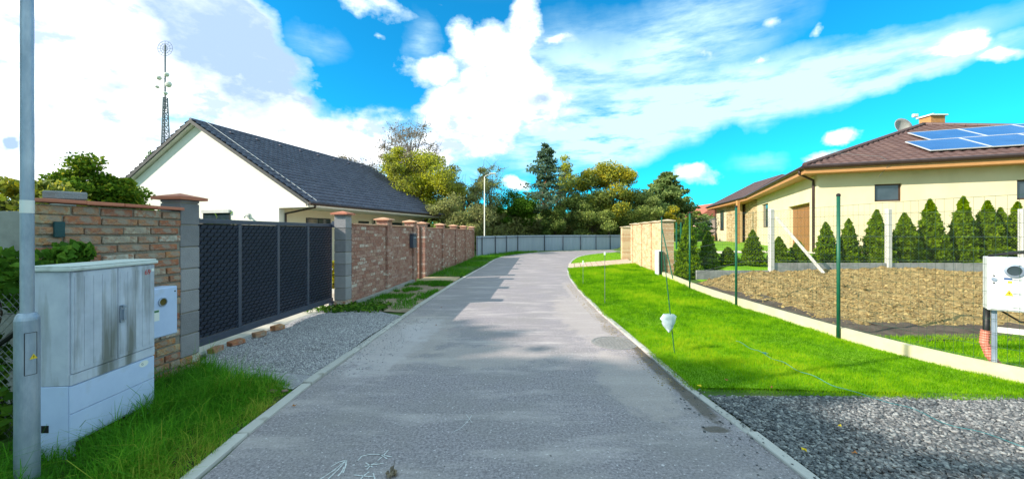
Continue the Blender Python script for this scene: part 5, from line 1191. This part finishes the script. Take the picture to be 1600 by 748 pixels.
# tall grass round the cabinet
bank = [tuple(p) for p in cut(Lk, 1.6, 3.95)] + [(-2.35, 4.0), (-2.9, 4.15), (-3.35, 4.35), tuple(WP(4.5, .05)[:2]), tuple(WP(1.6, .1)[:2])]
x, y = scatter(bank, 52000, lambda x, y: np.where((x > -3.36) & (x < -3.13) & (y > 2.7) & (y < 3.42), .0, .35 + .65 * (vnoise(x, y, 5, 7) > .32)))
pat = vnoise(x, y, 3, 8)
edge = sst(.02, .5, np.abs(x - np.interp(y, Lk[:, 1], Lk[:, 0])))
blades('tall_grass', x, y, (.05 + .17 * pat) * (.35 + .75 * edge) * rng.lognormal(-.1, .38, len(x)), .0055, LM_tall, 1.7, 2, z=0 * x, att=np.clip(.25 + .5 * pat - .1 + (1 - edge) * .35 + rng.normal(size=len(x)) * .14, 0, 1), label='lush tall grass growing round the utility cabinet by the kerb', cat='grass', kind='stuff')
vp = [tuple(p) for p in cut(Lk, 13.6, 31)] + [(.3, 30.8), (-1.1, 27.6), (-2.2, 25), tuple(WP(23.4, .1)[:2]), tuple(WP(13.5, .1)[:2])]
x, y = scatter(vp, 60000); blades('verge_grass', x, y, rng.uniform(.06, .22, len(x)) * (.5 + .9 * vnoise(x, y, 1.5, 4)), .014, LM_tall, .8, 1, att=rng.uniform(.05, .75, len(x)), label='rough green verge grass along the far brown brick wall', cat='grass', kind='stuff')
vp = [tuple(p) for p in cut(Lk, 7.6, 12.2)] + [tuple(WP(12.2, .1)[:2]), tuple(WP(8.3, .1)[:2])]
x, y = scatter(vp, 30000, lambda x, y: (vnoise(x, y, 2.6, 4) + .35 * vnoise(x, y, 9, 5) > .72) * np.clip((y - 7.6) / 4 + .1, 0, 1)); blades('verge_weeds', x, y, rng.uniform(.03, .11, len(x)), .011, LM_tall, .9, 1, z=.03 + 0 * x, att=rng.uniform(.0, .65, len(x)), label='patchy weeds on the bare dirt verge before the brick wall', cat='weeds', kind='stuff')
x, y = scatter([(-4.2, 7.6), (-2.6, 7.4), (-2.6, 8.3), (-3.3, 8.2)], 1600); P = np.stack([x, y, rng.uniform(.03, .12, len(x))], 1); V, Fc, A = leaves(P[:700], .05, rng.random(700) if len(P) >= 700 else rng.random(len(P))); npmesh('verge_weeds', V, Fc[:len(V) // 4], LM_ivy, attr=A[:len(V) // 4], label='leafy weed patch at the foot of the block gate pillar', cat='weeds', kind='stuff')
# ivy on the left fence and behind the cabinet
def ivy(label, ells, n, leaf=.05, seed=1):
    r_ = np.random.default_rng(seed); P = []
    for (c, r) in ells:
        m = int(n / len(ells)); d = r_.normal(size=(m, 3)); d /= np.linalg.norm(d, axis=1)[:, None]; P.append(np.array(c) + d * np.array(r) * r_.random(m)[:, None] ** .6)
    P = np.concatenate(P); t = thing('climbing_shrub', label, 'shrub', (0, 0, 0)); V, Fc, A = leaves(P, leaf, np.clip(r_.normal(.45, .25, len(P)), 0, 1), aspect=1.3); npmesh('leaves', V, Fc, LM_ivy, t, attr=A)
    mb = MB()
    for (c, r) in ells: limb(mb, Vector((c[0], c[1] + .05, 0)), Vector(c), .012, .006, 5)
    mb.build('stem', M_bark, t)
ivy('leafy green shrub pushing over the cabinet against the brick wall', [((-3.70, 3.12, 1.37), (.14, .12, .14)), ((-3.68, 3.25, 1.42), (.10, .10, .10)), ((-3.75, 3.0, 1.25), (.12, .12, .15))], 900, .05, 2)
ivy('leafy vine on the chain link fence at the left picture edge', [((-4.15, 3.08, 1.28), (.25, .15, .22)), ((-4.35, 3.05, .98), (.22, .12, .22)), ((-3.95, 3.1, 1.15), (.15, .12, .2)), ((-4.2, 3.05, .55), (.25, .12, .25)), ((-4.1, 2.95, .2), (.3, .2, .25))], 2300, .055, 3)
tree('yellow flowering shrub seen through the gap beside the sliding gate', (-4.75, 9.6, 0), 1.1, .5, .05, LM_yg, n=2500, leaf=.06, clumps=14, seed=60, name='shrub', cat='shrub')

# stones -------------------------------------------------------------
ico = [(0, 0, 1), (.894, 0, .447), (.276, .851, .447), (-.724, .526, .447), (-.724, -.526, .447), (.276, -.851, .447), (.724, .526, -.447), (-.276, .851, -.447), (-.894, 0, -.447), (-.276, -.851, -.447), (.724, -.526, -.447), (0, 0, -1)]
icf = [(0, 1, 2), (0, 2, 3), (0, 3, 4), (0, 4, 5), (0, 5, 1), (1, 6, 2), (2, 7, 3), (3, 8, 4), (4, 9, 5), (5, 10, 1), (6, 7, 2), (7, 8, 3), (8, 9, 4), (9, 10, 5), (10, 6, 1), (11, 7, 6), (11, 8, 7), (11, 9, 8), (11, 10, 9), (11, 6, 10)]
octv = [(1, 0, 0), (0, 1, 0), (-1, 0, 0), (0, -1, 0), (0, 0, 1), (0, 0, -1)]; octf = [(0, 1, 4), (1, 2, 4), (2, 3, 4), (3, 0, 4), (1, 0, 5), (2, 1, 5), (3, 2, 5), (0, 3, 5)]
def stones(name, x, y, z, s, m, hi=True, flat=.6, **k):
    n = len(x); B = np.array(ico if hi else octv); T = np.array(icf if hi else octf); sc = np.stack([s * rng.uniform(.7, 1.4, n), s * rng.uniform(.6, 1.1, n), s * flat * rng.uniform(.5, 1.2, n)], 1)
    Vv = B[None] * sc[:, None, :] * rng.uniform(.72, 1.25, (n, len(B), 1)); ax_ = rng.normal(size=(n, 3)) * np.array([.45, .45, 3]); ca, sa = np.cos(ax_[:, 2]), np.sin(ax_[:, 2])
    X = Vv[..., 0] * ca[:, None] - Vv[..., 1] * sa[:, None]; Y_ = Vv[..., 0] * sa[:, None] + Vv[..., 1] * ca[:, None]; Z = Vv[..., 2] + X * ax_[:, :1] * .6 + Y_ * ax_[:, 1:2] * .6
    V = np.stack([X + x[:, None], Y_ + y[:, None], Z + z[:, None]], -1).reshape(-1, 3); Fc = (T[None] + (np.arange(n) * len(B))[:, None, None]).reshape(-1, 3)
    return npmesh(name, V, Fc, m, None, attr=np.repeat(rng.random(n), len(T)), kind='stuff', **k)
gv = [(2.05, .9), (2.0, 2.5), (1.9, 3.72), (5.2, 3.66), (6.2, 1.2), (5, .8)]
x, y = scatter(gv, 60000, lambda x, y: np.where(y < 2.2, .25, 1.0)); stones('gravel', x, y, .012 + .012 * rng.random(len(x)), .0135 * rng.uniform(.55, 1.5, len(x)), M_stone, label='dark grey crushed stone gravel lot at the lower right', cat='gravel')
dv = [tuple(p) for p in cut(Lk, 3.95, 7.3)] + [tuple(WP(7.9, .1)[:2]), tuple(WP(7.8, -.3)[:2]), tuple(WP(4.9, -.3)[:2]), tuple(WP(4.6, .1)[:2])]
x, y = scatter(dv, 34000); zz = .006 + .03 * vnoise(x, y, 1.5, 5) + .012 * vnoise(x, y, 7, 6); stones('gravel', x, y, zz + .004, .008 * rng.uniform(.6, 1.7, len(x)), M_stonel, hi=False, label='pale fine gravel spread over the drive before the sliding gate', cat='gravel')
x, y = scatter([(5.5, 6.3), (5.6, 11.6), (18.5, 11.6), (18.5, 6.6)], 30000); stones('soil_clods', x, y, hz(x, y) + soilz(x, y) + .01, .019 * rng.lognormal(-.15, .5, len(x)), M_clod, hi=False, flat=.8, label='dry brown clods over the turned soil plot', cat='soil')
def near_kerb(c, y0, y1, w0, w1, n, k):
    y = rng.uniform(y0, y1, n); d = w0 + (w1 - w0) * rng.random(n) ** k; return np.interp(y, c[:, 1], c[:, 0]) + d, y
x, y = near_kerb(Lc, 4.3, 7.2, -.12, .55, 1500, 2.6); stones('gravel', x, y, np.where(x < np.interp(y, Lc[:, 1], Lc[:, 0]), .032, .004), .006 * rng.uniform(.6, 1.8, len(x)), M_stonel, hi=False, label='loose pale grit spilled over the left kerb onto the asphalt', cat='gravel')
x, y = near_kerb(Rc, 1.6, 3.9, .12, -.35, 260, 3.0); stones('gravel', x, y, np.where(x > np.interp(y, Rc[:, 1], Rc[:, 0]), .022, .004), .009 * rng.uniform(.6, 1.6, len(x)), M_stone, hi=False, label='few dark stones strayed over the right kerb onto the asphalt', cat='gravel')
x, y = near_kerb(Rc, 3.9, 12, .10, -.22, 2600, 1.6); stones('kerb_grit', x, y, np.where(x > np.interp(y, Rc[:, 1], Rc[:, 0]), .018, .002), .006 * rng.uniform(.5, 1.6, len(x)), M_clod, hi=False, label='brown grit and crumbs along the right kerb beside the lawn', cat='grit')
# bigger stones and debris at the drive edge
for i, (px, py, s, lb) in enumerate(((350, 595, .05, 'leftmost brown rubble stone against the tall grass'), (372, 597, .045, 'flat brown rubble stone second from the tall grass'), (395, 597, .035, 'dark reddish stone standing apart on the pale gravel'), (410, 610, .05, 'long flat rubble stone close to the left kerb'), (425, 615, .045, 'reddish rubble stone touching the left kerb'),
        (445, 615, .03, 'small stone nearest the road beside the left kerb'), (358, 560, .03, 'upper small stone on the gravel near the brick gate pillar'), (345, 555, .03, 'small stone nearest the foot of the brick gate pillar'), (415, 540, .02, 'tiny lone stone in the middle of the gravel drive'))):
    p = gp(px, py); mb = MB(); vs = [Vector(v) * s * rnd.uniform(.75, 1.2) for v in ico]; mb.add([Vector((v.x * 1.3, v.y, v.z * .5)) for v in vs], icf)
    mb.build('rubble_stone', mat('rubble', [(.10, .055, .045), (.2, .12, .09), (.18, .17, .15)], 8, 5, .9, rand=True), None, label=lb, cat='stone', group='rubble stones at the drive edge').location = p + Vector((0, 0, .03))
# leaves on ground
def fallen(px, py, s, m, label, z=.012):
    p = gp(px, py); mb = MB(); n_ = 9; vs = [(0, 0, .01)]
    for i in range(n_):
        a = 6.283 * i / n_; r = s * (1 if i % 2 else .6); vs.append((r * math.cos(a), r * math.sin(a), .006 + .02 * rnd.random()))
    mb.add(vs, [(0, i + 1, (i + 1) % n_ + 1) for i in range(n_)]); o = mb.build('fallen_leaf', m, None, label=label, cat='leaf'); o.location = p + Vector((0, 0, z))
M_yl = mat('yellow_leaf', [(.65, .45, .01), (.75, .55, .02)], 20, 3, .7); M_bl = mat('brown_leaf', [(.25, .1, .03), (.36, .16, .05)], 20, 3, .8)
fallen(1257, 713, .022, M_yl, 'bright yellow leaf lying on the dark gravel', .035); fallen(1312, 672, .016, M_yl, 'dull yellow leaf on the gravel near the grass edge', .03); fallen(1335, 716, .022, M_bl, 'brown leaf on the gravel right of the yellow leaf', .03)
fallen(1093, 610, .03, M_yl, 'yellow leaf on the right kerb at the lawn corner', .035); fallen(1205, 614, .02, M_bl, 'brown leaf in the lawn edge above the gravel', .05); fallen(1135, 602, .02, M_bl, 'tan leaf lying in the lawn near the right kerb', .05)
for (px, py, lb) in ((460, 636, 'brown leaf on the asphalt just off the left kerb near the tall grass'), (555, 521, 'brown leaf on the asphalt by the kerb at the gravel drive'), (681, 509, 'brown leaf lying furthest out on the road'), (690, 481, 'most distant small brown leaf on the road')): fallen(px, py, .02, M_bl, lb, .006)
# brown weed tuft on the road
t = thing('dry_tuft', 'dry brown leaf and stalk clump lying on the asphalt at the bottom', 'leaf clump', gp(612, 742))
mb = MB(); mb.tube([(0, 0, .01), (.012, 0, .05), (.02, .01, .11)], [.003, .002, .001], 5); mb.build('stalk', M_bark, t)
P = rng.normal(size=(60, 3)) * np.array([.016, .016, .008]) + np.array([0, 0, .016]); V, Fc, A = leaves(P, .022, rng.random(60)); npmesh('leaves', V, Fc, LM_br, t, attr=A)

# manhole --------------------------------------------------------------
mh = thing('manhole_cover', 'round cast iron manhole cover in the asphalt near the right kerb', 'manhole cover', gp(960, 535) + Vector((0, 0, .001)))
M_iron = mat('cast_iron', [(.16, .15, .15), (.27, .255, .25)], 30, 5, .7, spec=.4)
MB().lathe([(.33, -.02), (.33, .004), (.30, .004), (.30, -.02)], n=40).build('rim', M_iron, mh)
mb = MB(); mb.lathe([(.292, -.02), (.292, .002)], n=40)
for i in range(-5, 6):
    for j in range(-5, 6):
        if math.hypot(i, j) < 5.2: mb.box(i * .05 - .016, i * .05 + .016, j * .05 - .016, j * .05 + .016, .002, .007)
mb.build('cover', M_iron, mh)

# chalk/spray marks on the asphalt -------------------------------------------
def stroke(pts_, w=.011):
    P = [gp(px, py, .004) for px, py in pts_]; vs = []; fs = []
    for i, p in enumerate(P):
        d = (P[min(i + 1, len(P) - 1)] - P[max(i - 1, 0)]).normalized(); n_ = Vector((-d.y, d.x, 0)) * w / 2 * rnd.uniform(.6, 1.2); vs += [p + n_, p - n_]
    for i in range(len(P) - 1): fs.append((2 * i, 2 * i + 1, 2 * i + 3, 2 * i + 2))
    return vs, fs
mk = MB()
for s in ([(500, 748), (520, 735), (540, 719)], [(512, 748), (528, 733), (540, 720)], [(517, 728), (530, 721), (541, 718)], [(541, 718), (540, 728), (536, 738)], [(528, 743), (534, 736), (538, 728)],
          [(559, 719), (565, 712), (578, 709), (592, 709), (612, 713)], [(590, 719), (597, 713), (607, 702)], [(594, 709), (605, 716)], [(570, 728), (584, 725), (600, 723)], [(573, 733), (580, 725), (588, 722)], [(571, 722), (582, 729)],
          [(553, 741), (570, 743), (584, 744)], [(563, 748), (570, 741), (577, 736)], [(583, 738), (586, 748)],
          [(705, 676), (720, 668), (733, 655)], [(715, 655), (733, 655), (737, 648)], [(728, 646), (738, 660)]):
    q = []
    for a, b in zip(s[:-1], s[1:]): q += [(a[0] + (b[0] - a[0]) * t, a[1] + (b[1] - a[1]) * t) for t in np.linspace(0, 1, 5, endpoint=False)]
    q.append(s[-1]); vs, fs = stroke(q, .009 if s[0][0] < 700 else .004); mk.add(vs, fs)
mk.build('chalk_marking', M_chalk, None, kind='structure')

# stakes, string, bag ----------------------------------------------------------
def stake(px, y0, y1, label, tag=None, lean=0):
    b = gp(px, y1); h = EYE + (HOR - y0) / F * b.y; t = thing('marker_stake', label, 'stake', b, 0); top_ = Vector((lean, 0, h)); MB().tube([(0, 0, 0), top_], .006, 6).build('rod', M_galvw if tag else M_green, t)
    if tag: MB().box(-.02, .02, -.01, .01, h - tag, h + .02).build('tip', M_sticker, t, bevel=.004)
    return t, b, h
stake(911, 408, 445, 'thin stake with a white cup on top near the road bend', .10)
stake(945, 395, 474, 'thin marker stake with white tip in the middle of the lawn', .05)
t, b, h = stake(1054, 399, 552, 'thin dark leaning rod holding a plastic bag in the lawn', None, lean=-.14)
bag = MB(); n_ = 10; m_ = 8; vs = []
for i in range(m_ + 1):
    f = i / m_; z = .39 * (1 - f) ; wd_ = .10 * math.sin(math.pi * (f * .9 + .1) ** .6) + .004
    for j in range(n_): a = 6.283 * j / n_; vs.append((-.02 - .02 * f * 0 + wd_ * math.cos(a) + .012 * rnd.uniform(-1, 1), .03 * math.sin(a) * (1 - f * .3) + .01 * rnd.uniform(-1, 1), .18 + z * .62))
bag.add(vs, [(i * n_ + j, i * n_ + (j + 1) % n_, (i + 1) * n_ + (j + 1) % n_, (i + 1) * n_ + j) for i in range(m_) for j in range(n_)])
bb_ = gp(1054, 552)
o = bag.build('plastic_bag', M_bag, None, smooth=True, label='pale crumpled plastic bag tied to the thin rod on the lawn', cat='plastic bag'); o.location = bb_ + Vector((-.06, 0, .10))
cord = [gp(1150, 530, .07), gp(1195, 552, .06), gp(1260, 582, .06), gp(1330, 612, .05), gp(1375, 624, .04), gp(1440, 648, .03), gp(1500, 672, .03), gp(1570, 690, .03), gp(1640, 712, .03)]
cc_ = resample(cord, 50); 
mb = MB(); mb.tube([Vector((p[0], p[1], .05 + .012 * math.sin(i * .9))) for i, p in enumerate(cc_)], .0026, 5); kn = MB(); kp = gp(1195, 552, .06)
o = mb.build('cord', M_teal, None, label='teal string lying over the lawn and onto the gravel', cat='string')
for k in range(4): kn.tube([kp + Vector((rnd.uniform(-.03, .03), rnd.uniform(-.03, .03), rnd.uniform(-.01, .02))) for _ in range(4)], .004, 5)
kn.build('knot', M_teal, o)

# far mast -----------------------------------------------------------------------
Ym = 70; Bm = gd_(258, Ym)
tw = thing('radio_mast', 'tall lattice radio mast with dishes and round top antenna behind the white house', 'mast', Bm)
mb = MB(); H1 = ht(153, Ym); 
def leg(i, z): w = 1.25 - .9 * z / H1; return Vector((w * math.cos(i * 2.094 + .4), w * math.sin(i * 2.094 + .4), z))
for i in range(3): mb.tube([leg(i, 0), leg(i, H1)], .11, 5)
nz_ = 22
for k in range(nz_):
    z0_, z1_ = H1 * k / nz_, H1 * (k + 1) / nz_
    for i in range(3): mb.tube([leg(i, z0_), leg((i + 1) % 3, z1_)], .05, 4); mb.tube([leg((i + 1) % 3, z0_), leg(i, z1_)], .05, 4); mb.tube([leg(i, z1_), leg((i + 1) % 3, z1_)], .05, 4)
M_mast = mat('mast_steel', [(.16, .17, .2), (.26, .27, .31)], 3, 3, .6)
mb.build('lattice_tower', M_mast, tw); H2 = ht(70, Ym)
MB().tube([(0, 0, H1 - 2), (0, 0, H2)], .13, 6).build('top_pole', M_mast, tw)
for (dx, z, r) in ((.9, ht(133, Ym), .55), (-.8, ht(123, Ym), .4), (.6, ht(118, Ym), .4), (-1.1, ht(137, Ym), .25), (.4, ht(147, Ym), .3)):
    d = MB(); d.lathe([(r, 0), (r, .25), (r * .6, .5), (.05, .55)], (dx, -.2, z), 12, M=Matrix.Rotation(R(90), 4, 'X')); d.tube([(0, 0, z), (dx, 0, z)], .06, 5); d.build('dish_antenna', M_trim, tw)
rg2 = MB(); zc = ht(76, Ym); rr_ = 1.35
for rr2 in (rr_, rr_ * .66, rr_ * .33): rg2.tube([(rr2 * math.cos(a), 0, zc + rr2 * math.sin(a)) for a in np.linspace(0, 6.2832, 25)], .035, 4, cap=False)
for k in range(6): a = k * math.pi / 6; rg2.tube([(-rr_ * math.cos(a), 0, zc - rr_ * math.sin(a)), (rr_ * math.cos(a), 0, zc + rr_ * math.sin(a))], .028, 4)
rg2.build('round_antenna', M_mast, tw)

# distant reddish house --------------------------------------------------------------
fh_ = thing('house', 'small distant house with pink gable and orange trim left of the bungalow', 'house', gd_(1110, 62) + Vector((0, 0, 0)))
MB().box(-1.6, 4.2, 0, 7, -.2, 4.2).build('wall', mat('pink_render', [(.55, .36, .30), (.6, .42, .35)], 3, 3, .9), fh_)
MB().prism([(-2.0, -.3, 4.2), (1.3, -.3, 6.4), (4.6, -.3, 4.2)], (0, 7.6, 0)).build('roof', mat('red_roof', [(.36, .10, .07), (.42, .14, .09)], 3, 3, .8), fh_)
for x in (-.9, .9): f = MB().box(x, x + .9, -.05, .0, 2.2, 3.6).build('window', M_trim, fh_); MB().box(x + .1, x + .8, -.08, -.051, 2.3, 3.5).build('pane', M_glass, f)
MB().box(-2.2, 4.4, -1.2, -1.1, 0, 1.2).build('fence_board', M_wood, fh_)
# distant green sports posts
for (px, lab) in ((1057, 'distant teal green tall post nearer the cream wall'), (1064, 'distant teal green tall post nearer the thujas')):
    p = gd_(px, 20); p.z = 0
    o = MB().tube([(0, 0, 0), (0, 0, ht(347, 20))], .05, 8).build('tall_post', M_green, None, label=lab, cat='post'); o.location = p
print('objects', len(bpy.data.objects), 'tris', sum(sum(len(p.vertices) - 2 for p in o.data.polygons) if len(o.data.polygons) < 3000 else len(o.data.polygons) * (len(o.data.polygons[0].vertices) - 2) for o in bpy.data.objects if o.type == 'MESH'))
